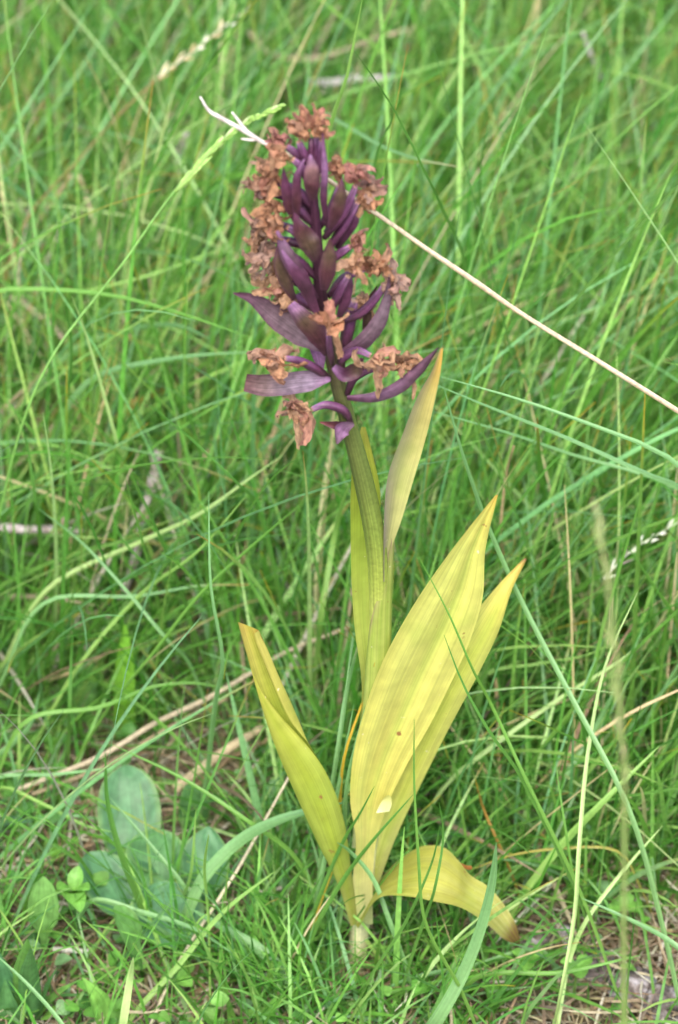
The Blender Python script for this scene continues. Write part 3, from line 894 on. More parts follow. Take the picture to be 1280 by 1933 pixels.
# (points root->tip, width px, colour, height at first point mm, height at tip mm, tip colour, label)
BL = [
    # beyond the flower head, on the straw's upper side
    ([(935, 600), (990, 435), (1030, 350), (1088, 235), (1170, 145), (1290, -5)], 11, 'b', 40, 120, None, 'long pale green culm rising steeply above the straw stalk towards the top corner'),
    ([(715, 400), (890, 370), (1090, 320), (1290, 272)], 9, 'g', 60, 95, None, 'nearly level green blade running from the flower head across the dense grass'),
    ([(1280, 130), (1210, 122), (1130, 155), (1070, 120), (1010, 112)], 8, 'g', 50, 70, None, 'thin green blade lying almost flat high in the dense grass'),
    ([(800, 110), (835, 90), (920, 50), (1030, -5)], 12, 'b', 40, 70, None, 'bluish arching blade at the top edge above the flower head'),
    ([(600, 215), (640, 230), (730, 280), (800, 303), (868, 315)], 11, 'b', 120, 165, 's', 'bluish green blade sagging just above the flower head'),
    ([(912, 480), (906, 390), (908, 310), (920, 235)], 8, 'd', 110, 165, None, 'short dark upright blade standing above the middle of the straw stalk'),
    ([(850, 300), (855, 200), (858, 95)], 7, 'd', 60, 110, None, 'dark upright needle of grass above and beyond the flower head'),
    ([(870, 470), (840, 405), (810, 340), (740, 200), (668, 95)], 7, 'd', 130, 225, None, 'thin dark blade slanting down past the top of the flower head to the straw'),
    ([(1140, 700), (1155, 600), (1185, 500), (1230, 400), (1290, 290)], 14, 'g', 60, 150, None, 'thick fresh green culm bending beside the upper reach of the straw stalk'),
    ([(1105, 525), (1140, 360), (1160, 262)], 8, 'b', 70, 130, None, 'bluish blade leaning between the thick culm and the straw stalk'),
    ([(1085, 700), (1110, 640), (1190, 430), (1270, 305)], 9, 'b', 60, 130, None, 'slender bluish blade crossing under the thick culm'),
    # below the straw stalk
    ([(1235, 848), (1125, 805), (978, 753), (820, 708)], 12, 'b', 150, 165, None, 'upper of two parallel blades pointing at the grey purple leaf tip'),
    ([(1290, 922), (1222, 895), (1071, 827), (928, 770), (800, 717)], 12, 'b', 120, 160, None, 'lower of two parallel blades pointing at the grey purple leaf tip'),
    ([(1290, 928), (1071, 855), (956, 816), (800, 772)], 8, 'b', 100, 130, None, 'fine pale blade below the two parallel blades'),
    ([(1180, 1510), (1071, 1302), (982, 1130), (924, 1000), (892, 913), (863, 823), (833, 712)], 12, 'b', 75, 190, None, 'long bluish blade crossing the tips of the big yellow leaves'),
    ([(985, 1455), (928, 1331), (892, 1263), (850, 1165), (793, 1055)], 7, 'g', 80, 150, None, 'thin green blade slanting over the face of the big yellow leaf'),
    ([(1000, 1500), (971, 1446), (924, 1381), (874, 1291), (838, 1198)], 9, 'd', 75, 130, None, 'dark green blade whose tip overlaps the slim rolled yellow leaf'),
    ([(1045, 1933), (1060, 1867), (1085, 1725), (1093, 1603), (1113, 1400), (1143, 1255), (1204, 1117)], 9, 'p', 10, 110, None, 'tall whitish green blade curving up beside the blurred seed stalk'),
    ([(1060, 1480), (1129, 1363), (1165, 1295), (1215, 1183)], 12, 'b', 30, 70, None, 'broad bluish blade behind the blurred seed stalk'),
    ([(835, 1412), (940, 1400), (1040, 1391)], 7, 'g', 30, 40, None, 'level green blade touching the foot of the slim yellow leaf'),
    ([(900, 1276), (1035, 1250), (1118, 1233), (1165, 1208)], 8, 'l', 45, 60, None, 'light level blade leaving the edge of the slim rolled leaf'),
    ([(845, 1478), (928, 1410), (1071, 1309), (1180, 1241), (1280, 1150)], 10, 'p', 30, 70, None, 'pale long blade rising from beneath the yellow leaves past the seed stalk'),
    ([(1085, 1490), (1107, 1460), (1154, 1406), (1193, 1356)], 12, 'l', 25, 60, 'y', 'green blade with bright yellow tip next to the seed stalk'),
    ([(1290, 1190), (1233, 1104), (1186, 1033)], 8, 'g', 60, 110, None, 'short green blade leaning against the white flowering grass spike'),
    ([(1110, 1290), (1143, 1165), (1180, 1040), (1212, 930)], 8, 'g', 60, 130, None, 'upright green blade crossing the white flowering grass spike'),
    ([(1166, 1607), (1044, 1603), (963, 1615), (894, 1640)], 6, 'q', 28, 32, 'q', 'ochre yellow thread of dead grass arching level above the drooping leaf'),
    ([(940, 1590), (914, 1530), (905, 1500), (897, 1470)], 6, 'o', 25, 50, 'y', 'short orange dying blade above the drooping yellow leaf'),
    ([(790, 1960), (820, 1933), (874, 1838), (910, 1745), (930, 1660), (937, 1590)], 28, 'b', 8, 85, None, 'wide blurred bluish blade standing in front of the drooping leaf'),
    ([(1290, 1797), (1166, 1725), (1097, 1695)], 13, 'b', 40, 45, None, 'flat pale blade pointing at the seed stalk above the grey stones'),
    ([(1030, 1800), (882, 1826), (760, 1852), (690, 1890)], 13, 'b', 12, 14, None, 'wide low blade lying under the tip of the drooping leaf'),
    ([(890, 1852), (1065, 1835), (1210, 1803)], 10, 'g', 14, 22, None, 'level green blade in front of the grey stones'),
    ([(1052, 1940), (1077, 1806), (1105, 1741), (1180, 1640), (1250, 1560)], 10, 'p', 6, 50, None, 'pale blade rising diagonally over the grey stones'),
    ([(1090, 1700), (1085, 1676), (1069, 1575), (1048, 1437)], 7, 'g', 20, 70, None, 'thin upright blade between the drooping leaf and the pale tall blade'),
    ([(990, 1685), (1060, 1595), (1126, 1526), (1245, 1408)], 16, 'l', 18, 60, None, 'stout light green culm slanting up behind the seed stalk'),
    ([(805, 1725), (821, 1676), (837, 1579), (829, 1514)], 7, 'd', 48, 88, None, 'dark curved blade in front of the drooping leaf'),
    ([(766, 1740), (790, 1690), (818, 1620), (830, 1560)], 7, 'd', 44, 78, None, 'second dark blade bowing across the base of the drooping leaf'),
    # at the plant's foot
    ([(655, 1650), (705, 1585), (780, 1500)], 9, 'd', 46, 80, None, 'dark blade crossing the narrow foot of the big yellow leaf'),
    ([(655, 1575), (680, 1535), (707, 1484)], 8, 'd', 60, 84, None, 'short dark blade beside the black spot on the big leaf'),
    ([(732, 1730), (705, 1660), (664, 1610), (636, 1590)], 12, 'b', 34, 60, None, 'bluish blade bent over the orchid base'),
    ([(800, 1730), (790, 1620), (782, 1480), (782, 1357)], 7, 'g', 64, 128, None, 'fine upright blade against the lower half of the big yellow leaf'),
    ([(640, 1400), (655, 1300), (670, 1240), (680, 1208)], 12, 'b', 70, 105, 's', 'bluish pointed blade just ahead of the big leaf margin'),
    ([(600, 1220), (607, 1155), (631, 1014), (645, 955), (662, 905)], 14, 'l', 40, 110, None, 'light green culm standing beside the leafy stem'),
    ([(588, 1740), (610, 1640), (640, 1480), (668, 1330)], 10, 'b', 18, 90, None, 'upright bluish blade overlapping the channelled yellow leaf'),
    ([(640, 1750), (650, 1600), (655, 1480), (690, 1330)], 9, 'b', 18, 95, None, 'second upright blade between the channelled leaf and the big leaf'),
    ([(640, 1590), (642, 1500), (652, 1420), (690, 1310), (708, 1250)], 7, 'y', 45, 110, None, 'yellowing thread of grass between the two yellow leaves'),
    ([(600, 1960), (560, 1880), (500, 1800), (420, 1750), (360, 1715)], 26, 'b', 4, 26, None, 'broad blurred blade sweeping across the litter before the orchid'),
    ([(615, 1910), (680, 1890), (760, 1868), (830, 1850)], 11, 'g', 6, 16, None, 'low green blade curving over the litter at the bottom edge'),
    # round-leaved corner
    ([(297, 1780), (260, 1692), (228, 1611), (203, 1514), (199, 1420)], 15, 'd', 6, 75, None, 'dark channelled blade standing among the round leaves'),
    ([(340, 1760), (353, 1725), (382, 1660), (447, 1591), (520, 1550), (657, 1513)], 27, 'b', 8, 60, None, 'broad bluish blade arching from the round leaves to the channelled leaf'),
    ([(0, 1488), (81, 1518), (175, 1563), (210, 1570)], 9, 'l', 25, 30, None, 'light blade slanting down over the dark pointed leaf'),
    ([(175, 1700), (264, 1721), (366, 1753), (440, 1800)], 12, 'b', 22, 22, None, 'bluish blade lying across the lowest round leaf'),
    ([(236, 1940), (337, 1822), (418, 1725), (520, 1644)], 12, 'l', 5, 45, None, 'yellowish green blade beside the thin straw in the corner with round leaves'),
    ([(540, 1600), (480, 1558), (358, 1477), (211, 1405)], 9, 'g', 35, 60, None, 'long green blade passing over the topmost round leaf'),
    ([(349, 1676), (284, 1595), (207, 1505)], 10, 'b', 22, 40, None, 'bluish blade slanting across the middle round leaves'),
    ([(125, 1945), (53, 1859), (-10, 1800)], 11, 'b', 22, 35, None, 'bluish blade across the pointed herb in the bottom corner'),
    ([(-10, 1470), (100, 1462), (219, 1449)], 9, 'b', 30, 36, None, 'level bluish blade above the dark pointed leaf'),
    ([(341, 1712), (361, 1644), (370, 1528)], 7, 'l', 12, 60, None, 'fine upright blade between two round leaves'),
    ([(398, 1940), (394, 1737), (386, 1644), (394, 1575)], 8, 'l', 3, 75, None, 'long fine upright blade beside the thin straw'),
    ([(225, 1960), (232, 1933), (245, 1850), (252, 1806)], 19, 'p', 8, 45, None, 'pale blurred blade at the bottom edge before the spoon leaf'),
    # open grass on the flower head's other side
    ([(-10, 549), (108, 547), (215, 558), (323, 586), (470, 636)], 11, 'g', 120, 130, None, 'long green blade arching level behind the withered flowers'),
    ([(228, 860), (222, 841), (194, 737), (162, 630), (135, 558)], 9, 'p', 70, 150, None, 'pale straight blade rising from the node of a green culm'),
    ([(60, 960), (72, 910), (111, 787), (129, 730), (135, 651), (122, 568)], 11, 'd', 40, 140, None, 'dark green jointed culm with pointed tip'),
    ([(90, 1145), (124, 1065), (165, 982), (202, 900), (222, 845), (244, 815)], 13, 'l', 20, 90, 'y', 'light green jointed culm holding three thin blades'),
    ([(222, 848), (240, 800), (273, 737)], 7, 'd', 85, 125, None, 'short dark blade leaving the node of the jointed culm'),
    ([(220, 850), (170, 790), (108, 728)], 6, 'g', 85, 120, None, 'thread-like blade pointing away from the jointed culm'),
    ([(-10, 830), (72, 730), (144, 658), (251, 622), (305, 613), (350, 618), (395, 640)], 14, 'b', 50, 115, None, 'bluish wide blade bowed in a long arch'),
    ([(-10, 665), (43, 547), (97, 450), (130, 385)], 9, 'g', 80, 140, None, 'green blade climbing steeply at the picture edge'),
    ([(200, 702), (287, 683), (359, 672), (490, 664)], 15, 'b', 95, 110, None, 'wide pale bluish blade lying level behind the lowest withered flowers'),
    ([(295, 990), (309, 950), (341, 892), (377, 856), (426, 837)], 22, 'b', 20, 55, 'y', 'wide bluish blade with yellow tip curving beside a dead olive blade'),
    ([(330, 985), (345, 950), (370, 915), (399, 879)], 15, 'o', 20, 45, None, 'dead olive brown blade'),
    ([(75, 990), (68, 950), (50, 834), (22, 760)], 8, 'd', 70, 125, None, 'dark thin blade near the grey twig'),
    ([(480, 945), (449, 913), (359, 827), (273, 757)], 7, 'd', 90, 135, None, 'dark straight blade slanting towards the leafy stem'),
    ([(150, 553), (172, 547), (287, 518), (428, 466)], 10, 'l', 85, 110, None, 'light green blade rising towards the withered flowers'),
    ([(350, 1240), (319, 1211), (244, 1121), (150, 1020), (72, 960)], 9, 'b', 50, 95, None, 'pale blade slanting down from the grey twig'),
    ([(90, 1112), (262, 1024), (375, 971), (470, 904), (535, 858)], 10, 'p', 50, 110, None, 'pale long blade rising to the lowest withered flower'),
    ([(340, 1112), (319, 1099), (270, 1061), (225, 1009), (210, 950)], 9, 'd', 55, 95, None, 'dark hooked blade crossing two pale blades'),
    ([(298, 1135), (274, 1042), (236, 900)], 7, 'g', 50, 120, None, 'thin green blade crossing the jointed culm'),
    ([(355, 1155), (311, 1035), (251, 898)], 8, 'd', 50, 115, None, 'dark thin blade parallel to a green one below the jointed culm'),
    ([(214, 1324), (292, 1230), (375, 1125), (480, 1027), (570, 950)], 10, 'g', 45, 115, None, 'long green diagonal blade above the tip of the channelled leaf'),
    ([(150, 1255), (262, 1125), (375, 1039), (468, 932)], 8, 'l', 45, 110, None, 'light diagonal blade above the longer green one'),
    ([(95, 1132), (262, 1125), (375, 1106), (478, 1104)], 9, 'b', 60, 70, 'o', 'level bluish blade with dried orange tip'),
    ([(390, 1470), (400, 1380), (409, 1312), (420, 1237), (398, 1106), (394, 928)], 10, 'b', 30, 145, None, 'tall bluish blade standing beside the channelled yellow leaf'),
    ([(130, 1370), (131, 1342), (135, 1237), (140, 1168)], 9, 'd', 30, 75, None, 'dark upright blade above the straw bundle'),
    ([(60, 1354), (188, 1335), (300, 1294), (375, 1290), (431, 1301)], 10, 'g', 45, 50, None, 'green blade arching level over the straw bundle'),
    ([(-10, 1435), (56, 1369), (75, 1305)], 14, 'b', 20, 45, None, 'bluish blade at the picture edge beside the dark pointed leaf'),
    ([(615, 290), (618, 258), (635, 200), (655, 145), (672, 60), (686, -10)], 13, 'l', 165, 240, None, 'fresh green culm rising out of the flower head to the top edge'),
    ([(705, 330), (715, 280), (745, 215), (760, 170)], 7, 'd', 150, 200, None, 'short dark blade beside the top of the flower head'),
    ([(350, 470), (400, 330), (480, 160), (495, 100)], 8, 'd', 90, 190, None, 'slim dark blade passing the fuzzy green ear'),
    ([(150, 520), (190, 400), (225, 310), (250, 262)], 8, 'd', 80, 150, None, 'slim dark blade below the dry chaffy spike'),
    ([(-10, 360), (40, 290), (120, 180), (200, 60), (240, -10)], 14, 'b', 60, 130, None, 'broad bluish blade climbing to the top edge beside the chaffy spike'),
    ([(250, 120), (300, 100), (450, 60), (580, 50)], 11, 'g', 40, 70, None, 'soft green blade lying level at the top edge'),
]
for (pts, w, c, h0, h1, tipc, lab) in BL:
    A = np.array(PAL[c])
    q3 = path3(pts, h0, h1)
    o = strip('grass_strand', q3, w * PXM, mixc(tuple(A), lin(160, 176, 100), .25), tuple(A * random.uniform(.9, 1.12)), tipcol=PAL[tipc] if tipc else None, twist=random.uniform(-.5, .5), n=26)
    tag(o, lab, 'grass blade', 'grass blades standing out of the meadow')

# ------------------------------------------------------------------ straws, ears, twigs
def straw_col(u, t):
    return mixc(lin(216, 202, 172), lin(196, 178, 148), .5 + .5 * math.sin(t * 23 + 2 * math.sin(u * 12)))

# the long straw stalk lying through the flower head, frayed at its far end
ss = empty('straw_stalk', G(1300, 790, .15), 'long pale straw stalk lying through the flower head with a frayed white end', 'straw stalk')
def Ys(px):                                            # depth along the stalk
    return .012 + (px - 640) * .00002
sp = [(1700, 1065), (1480, 912), (1300, 789), (1130, 682), (962, 577), (905, 537), (800, 466), (735, 420), (680, 383), (620, 340), (560, 300), (520, 280)]
adopt(tube('stalk', [P(x, y, Ys(x)) for x, y in sp], [r * PXM for r in (5.4, 5.2, 5, 4.7, 4.4, 5.3, 4.4, 4.0, 4.6, 4, 3.8, 3.2)], M_straw, 60, 10, None, straw_col), ss)
wht = lambda u, t: mixc(lin(226, 220, 212), lin(206, 194, 190), .5 + .5 * math.sin(t * 31))
adopt(tube('frayed_end', [P(x, y, Ys(x)) for x, y in [(522, 281), (490, 265), (466, 250), (445, 238), (412, 220), (398, 212), (378, 183)]], [r * PXM for r in (3.4, 4, 4.6, 4, 4, 3.4, 1.5)], M_straw, 34, 8, None, wht), ss)
adopt(tube('frayed_branch', [P(x, y, Ys(x)) for x, y in [(474, 254), (462, 244), (452, 230), (438, 212)]], [r * PXM for r in (3, 3.6, 3, 1.8)], M_straw, 16, 8, None, wht), ss)
adopt(tube('frayed_branch', [P(x, y, Ys(x)) for x, y in [(490, 263), (474, 264), (455, 262)]], [r * PXM for r in (3, 3, 1.5)], M_straw, 12, 8, None, wht), ss)

def chaff(root, base, d, length, width, col, mat=M_straw, name='spikelet'):
    p = [base + d * (length * k) for k in (0, .35, .7, 1)]
    o = strip(name, [tuple(v) for v in p], width, col, tuple(np.array(col) * 1.1), mat, n=7, fold=.9, twist=random.uniform(-.6, .6), prof=[(0, .4), (.35, 1), (.7, .8), (1, .05)])
    return adopt(o, root)

def ear(label, stalk, h0, h1, spike, hs0, hs1, wpx, stalkcol, spikecols, nsp, cat, stalkw=6, splen=40, spw=10, spread=.25, name='grass_ear'):
    q = path3(stalk, h0, h1)
    root = empty(name, q[0], label, cat)
    adopt(tube('stalk', q, [stalkw * PXM * .5, stalkw * PXM * .5, stalkw * PXM * .4], M_grass if stalkcol != 's' else M_straw, 40, 8, None, lambda u, t: stalkcol if not isinstance(stalkcol, str) else PAL[stalkcol]), root)
    sq = np.array([np.array(G(x, y, (hs0 + (hs1 - hs0) * i / (len(spike) - 1)) * .001)) for i, (x, y) in enumerate(spike)])
    pp = spline(sq, nsp + 2)
    T = perp_frame(pp)
    adopt(tube('rachis', [tuple(v) for v in sq], [wpx * PXM * .35, wpx * PXM * .3, wpx * PXM * .12], M_straw if stalkcol == 's' else M_grass, 26, 6, None, lambda u, t: spikecols[0]), root)
    rnd = random.Random(len(label))
    for i in range(nsp):
        t_ = i / nsp
        s_ = 1 if i % 2 else -1
        d = Vector(T[i]); lat = Vector(np.cross(T[i], np.array(FWD))).normalized()
        dd = (d + lat * s_ * spread * rnd.uniform(.5, 1.3) - FWD * rnd.uniform(-.2, .3) * spread * 2).normalized()
        chaff(root, Vector(pp[i]) + lat * s_ * wpx * PXM * .15, dd, splen * PXM * rnd.uniform(.45, 1.2) * (1 - .35 * t_), spw * PXM * rnd.uniform(.6, 1.2), rnd.choice(spikecols))
    return root

ear('fuzzy pale green grass ear leaning over the frayed end of the straw', [(120, 640), (187, 554), (230, 500), (300, 400), (345, 340)], 140, 170,
    [(330, 362), (370, 318), (410, 275), (450, 242), (490, 218), (540, 198)], 170, 195, 12, lin(130, 176, 90), [lin(150, 184, 100), lin(176, 196, 136), lin(140, 176, 88)], 30, 'grass ear', 6, 40, 7, .13)
ear('dry brown grass spike with white chaffy spikelets near the top edge', [(60, 400), (150, 300), (220, 222), (300, 145)], 100, 120,
    [(290, 152), (330, 122), (365, 98), (395, 72), (430, 45), (480, 8)], 118, 135, 6, lin(150, 128, 84), [lin(214, 208, 190), lin(196, 184, 150), lin(226, 222, 206), lin(170, 150, 110)], 13, 'grass spike', 6, 34, 8, .45)
ear('white chaffy grass spike above the yellow tipped blade', [(1040, 1260), (1090, 1170), (1150, 1085)], 40, 70,
    [(1140, 1092), (1170, 1060), (1205, 1030), (1240, 1010), (1290, 980)], 70, 85, 6, lin(130, 140, 90), [lin(220, 220, 206), lin(200, 206, 180), lin(150, 130, 130)], 10, 'grass spike', 6, 34, 7, .45)
# out-of-focus seed stalk close to the lens
def near_stalk():
    pts = [P(1176, 2240, -.21), P(1178, 1933, -.205), P(1178, 1725, -.20), P(1178, 1500, -.195), P(1165, 1250, -.19), P(1146, 1100, -.185), P(1128, 965, -.18)]
    g0 = Vector((pts[0].x, pts[0].y - .005, -.002))
    root = empty('seed_stalk', g0, 'tall blurred green seed stalk standing close to the lens', 'grass stalk')
    gc = lambda u, t: mixc(lin(140, 178, 84), lin(150, 160, 104), t)
    adopt(tube('stalk', [g0] + pts, [5.5 * PXM, 5.5 * PXM, 5 * PXM, 4 * PXM, 3 * PXM], M_grass, 40, 8, None, gc), root)
    rnd = random.Random(4)
    pp = spline(np.array([np.array(v) for v in pts[3:]]), 22)
    for i in range(21):
        d = Vector(pp[i + 1] - pp[i]).normalized()
        lat = d.cross(FWD).normalized()
        chaff(root, Vector(pp[i]), (d + lat * rnd.uniform(-.35, .35) - FWD * rnd.uniform(-.3, .3)).normalized(), 46 * PXM * rnd.uniform(.5, 1.2), 8.5 * PXM * rnd.uniform(.5, 1.2), rnd.choice([lin(160, 172, 112), lin(176, 178, 132), lin(140, 160, 96)]), M_grass)
near_stalk()

def straw(pts, w, h0, h1, label, c=(214, 194, 156), root=False, name='dry_straw', cat='dry straw'):
    q = path3(pts, h0, h1, root)
    w *= .78
    c = tuple(v * .8 for v in lin(*c))
    o = tube(name, q, [w * PXM * .5, w * PXM * .52, w * PXM * .35], M_straw, 30, 8, None, lambda u, t: mixc(c, tuple(x * .8 for x in c), .5 + .5 * math.sin(t * 19 + u * 6)), flat=.6)
    tag(o, label, cat, 'dead straws lying in the meadow')
    return o
straw([(280, 1945), (337, 1818), (390, 1733), (447, 1644), (505, 1540), (560, 1440)], 9, 8, 40, 'thin cream straw slanting up beside the round leaves', (224, 212, 178))
straw([(1042, 1668), (979, 1733), (922, 1792)], 10, 12, 8, 'short white straw poking from under the drooping leaf', (228, 222, 204))
straw([(850, 1868), (792, 1932)], 10, 6, 6, 'short white straw at the bottom edge below the drooping leaf', (226, 218, 196))
straw([(940, 1605), (942, 1400), (935, 1200), (950, 1060), (945, 1000), (955, 900), (970, 842)], 9, 8, 110, 'cream dry straw standing behind the tips of the big yellow leaves', (206, 180, 134))
straw([(150, 330), (187, 450), (215, 540), (248, 644)], 13, 90, 60, 'pale dry straw hanging through the open grass beside the arched blade', (200, 182, 146))
straw([(30, 1492), (202, 1421), (300, 1361), (375, 1327), (472, 1271), (515, 1244), (660, 1183)], 14, 22, 40, 'long dry straw lying behind the channelled leaf', (206, 190, 160))
straw([(60, 1500), (210, 1440), (310, 1378), (430, 1318)], 12, 16, 24, 'dry straw lying alongside the long one behind the channelled leaf', (190, 170, 134))
straw([(330, 1490), (394, 1440), (440, 1408), (500, 1370)], 28, 16, 22, 'wide flattened straw behind the channelled leaf', (204, 186, 150))
straw([(350, 1500), (420, 1440), (520, 1390)], 18, 12, 16, 'narrow straw tucked under the wide flattened one', (186, 160, 122))
straw([(100, 1792), (150, 1795), (172, 1796)], 14, 8, 8, 'short white flat straw on the soil beside the spoon leaf', (226, 222, 212))
straw([(0, 1620), (60, 1626), (110, 1640)], 10, 6, 7, 'tan straw lying near the dark pointed leaf', (196, 176, 136))
straw([(585, 155), (620, 156), (660, 150), (752, 146)], 24, 75, 80, 'white dead stem lying beyond the flower head', (212, 206, 204))
straw([(470, 60), (520, 105), (600, 110), (690, 80), (770, 55)], 18, 75, 85, 'tan bent straw beyond the top of the flower head', (186, 172, 140))
straw([(560, 160), (600, 90), (640, 10)], 16, 60, 90, 'greyish dry straw leaning beyond the bent tan one', (180, 168, 142))
straw([(1135, 150), (1118, 110), (1100, 60)], 17, 80, 100, 'pale bleached straw high in the dense grass', (206, 200, 192))
straw([(20, 560), (80, 600), (130, 650)], 20, 70, 60, 'bleached wide straw fallen across the open grass', (192, 176, 150))
straw([(60, 440), (100, 380), (135, 330)], 16, 70, 90, 'sand coloured straw near the climbing green blade', (196, 178, 140))
straw([(620, 1912), (680, 1880), (760, 1855), (830, 1822)], 6, 5, 9, 'threadlike cream straw over the litter before the orchid', (220, 206, 176))
straw([(720, 1800), (770, 1782), (830, 1800), (860, 1830)], 6, 8, 8, 'bent cream straw on the litter beside the orchid base', (222, 208, 180))
straw([(90, 1285), (150, 1262), (210, 1228)], 10, 18, 26, 'short tan straw below the grey twig', (190, 170, 130))

def twig(pts, w, h0, h1, label, knob=None):
    q = path3(pts, h0, h1, False)
    root = empty('twig', q[0], label, 'twig', 'bare twigs fallen in the meadow')
    cf = lambda u, t: mixc(lin(182, 172, 172), lin(140, 126, 120), .5 + .5 * math.sin(t * 37 + u * 5))
    adopt(tube('branch', q, [w * PXM * .5, w * PXM * .62, w * PXM * .48, w * PXM * .55, w * PXM * .4], M_wood, 34, 9, None, cf, ribs=3, ribamp=.12), root)
    for (kx, ky, kh, r) in knob or []:
        c = G(kx, ky, kh * .001)
        adopt(tube('knot', [c - UP * r * PXM, c - UP * r * .4 * PXM, c + UP * r * .5 * PXM, c + UP * r * PXM], [r * .45 * PXM, r * PXM, r * .9 * PXM, r * .35 * PXM], M_wood, 10, 9, None, lambda u, t: lin(178, 150, 138), ribs=3, ribamp=.15), root)
twig([(-20, 992), (40, 1000), (90, 1000), (160, 1003)], 17, 50, 50, 'grey knobbly twig lying level in the open grass', [(118, 985, 53, 11), (108, 1003, 51, 10)])
twig([(300, 850), (288, 905), (270, 970), (255, 1050), (228, 1132)], 18, 60, 25, 'mauve grey twig leaning behind the pale diagonal blades', [(272, 975, 45, 11)])
twig([(350, 250), (340, 300), (325, 340)], 18, 80, 60, 'short mauve twig standing beneath the fuzzy ear')

# curled dry brown leaf
db = empty('dry_leaf', G(290, 745, .05), 'curled orange brown dry leaf caught in the open grass', 'dead leaf')
for nm, Lp, Rp, cc in (('leaf_blade', [(214, 792), (236, 764), (262, 748), (284, 746)], [(222, 798), (250, 784), (276, 766), (286, 750)], lin(206, 160, 96)),
                       ('leaf_stalk', [(280, 748), (310, 730), (335, 722), (362, 722)], [(284, 752), (316, 742), (344, 734), (364, 730)], lin(186, 132, 64))):
    l = spline([G(x, y, .055) for x, y in Lp], 14); r = spline([G(x, y, .05) for x, y in Rp], 14)
    V, C, UV = [], [], []
    for i in range(14):
        for j in range(7):
            u = j / 6
            q = Vector(l[i] + (r[i] - l[i]) * u) - FWD * (.0018 * math.sin(math.pi * u))
            V.append(q); C.append(mixc(cc, lin(150, 96, 50), max(0, mnoise.noise((u * 3, i * .6, 4))))); UV.append((u, i / 13))
    adopt(mesh_obj(nm, np.array(V), grid_faces(14, 7), M_wither, None, np.array(C), np.array(UV)), db)

# ------------------------------------------------------------------ broad-leaved herbs
def herb_leaf(parent, base, tip, wid, z0, z1, col, shape=(.0, .7, 1.0, .95, .6, .0), cup=.18, arch=.1, roll=0.0, name='leaf', rim=None, nv=30, nu=11, seed=0, wave=.04):
    """A flat herb leaf from base to tip (photo positions, heights in mm), wid px across."""
    a = G(*base, z0 * .001); b_ = G(*tip, z1 * .001)
    d = b_ - a
    ln = d.length
    d = d.normalized()
    sv = d.cross(Vector((0, 0, 1)))
    if sv.length < .2: sv = Vector((1, 0, 0))
    sv.normalize()
    nr = sv.cross(d)
    if roll:
        sv, nr = sv * math.cos(roll) + nr * math.sin(roll), nr * math.cos(roll) - sv * math.sin(roll)
    s = np.linspace(0, 1, nv)
    prof = spline(np.stack([np.linspace(0, 1, len(shape)), shape], -1), 60)
    pw = np.interp(s, prof[:, 0], np.maximum(prof[:, 1], .0))
    V, C, UV = [], [], []
    for i in range(nv):
        for j in range(nu):
            u = j / (nu - 1) * 2 - 1
            w = wid * PXM * .5 * pw[i] + .0002
            q = a + d * (ln * s[i]) + sv * (u * w) + nr * (cup * w * u * u + arch * ln * math.sin(math.pi * s[i]))
            q += nr * (wave * wid * PXM * mnoise.noise((u * 1.6 + seed * 5, s[i] * 4, seed)))
            if q.z < .001: q.z = .001
            V.append(q)
            c = mixc(col, tuple(x * 1.35 for x in col), .55 * math.exp(-(u / .07) ** 2))
            if rim: c = mixc(c, rim, max(0, (abs(u) - .82) / .18) * .8)
            C.append(c); UV.append((u * .5 + .5, s[i]))
    return adopt(mesh_obj(name, np.array(V), grid_faces(nv, nu), M_broad, None, np.array(C), np.array(UV)), parent)

RND_ = (.12, .62, .86, .97, 1.0, .98, .88, .66, .1)
OVAL = (.08, .45, .76, .94, 1.0, .95, .8, .52, .04)
SPOON = (.16, .24, .55, .95, 1.0, .8, .1)
LANC = (.25, .7, 1.0, .95, .7, .35, .0)
DG, MG, LG, BG = lin(80, 126, 84), lin(86, 132, 78), lin(106, 152, 76), lin(74, 114, 70)
rim = lin(122, 158, 92)

rp = empty('round_leaved_plant', G(300, 1690, 0), 'low plant with broad round grey green leaves lying on the soil', 'herb')
for i, (bs_, tp, w, z0, z1, sh, c) in enumerate([
    ((250, 1640), (238, 1445), 130, 9, 25, RND_, DG), ((330, 1640), (250, 1585), 122, 14, 20, RND_, DG), ((300, 1700), (290, 1565), 126, 13, 21, RND_, MG),
    ((240, 1730), (165, 1610), 112, 10, 20, RND_, DG), ((330, 1790), (300, 1665), 148, 11, 19, RND_, DG), ((380, 1700), (395, 1560), 104, 11, 28, OVAL, DG), ((370, 1580), (352, 1480), 80, 5, 22, OVAL, MG)]):
    herb_leaf(rp, bs_, tp, w, z0, z1, c, sh, .14, .04, rim=rim, seed=i + 1)

spn = empty('spoon_leaved_plant', G(90, 1800, 0), 'small plant with upright spoon shaped pale leaf in the corner', 'herb')
herb_leaf(spn, (84, 1790), (82, 1655), 60, 8, 34, lin(112, 156, 84), SPOON, .2, .05, seed=11)
herb_leaf(spn, (95, 1795), (40, 1762), 50, 3, 12, MG, OVAL, .2, .08, seed=12)
herb_leaf(spn, (88, 1798), (100, 1850), 46, 3, 4, MG, OVAL, .2, .05, seed=13)

sp2 = empty('spoon_leaved_plant', G(255, 1850, 0), 'single spoon shaped leaf in front of the lowest round leaf', 'herb')
herb_leaf(sp2, (268, 1830), (215, 1712), 70, 10, 30, lin(106, 152, 84), SPOON, .2, .05, seed=14, rim=rim)

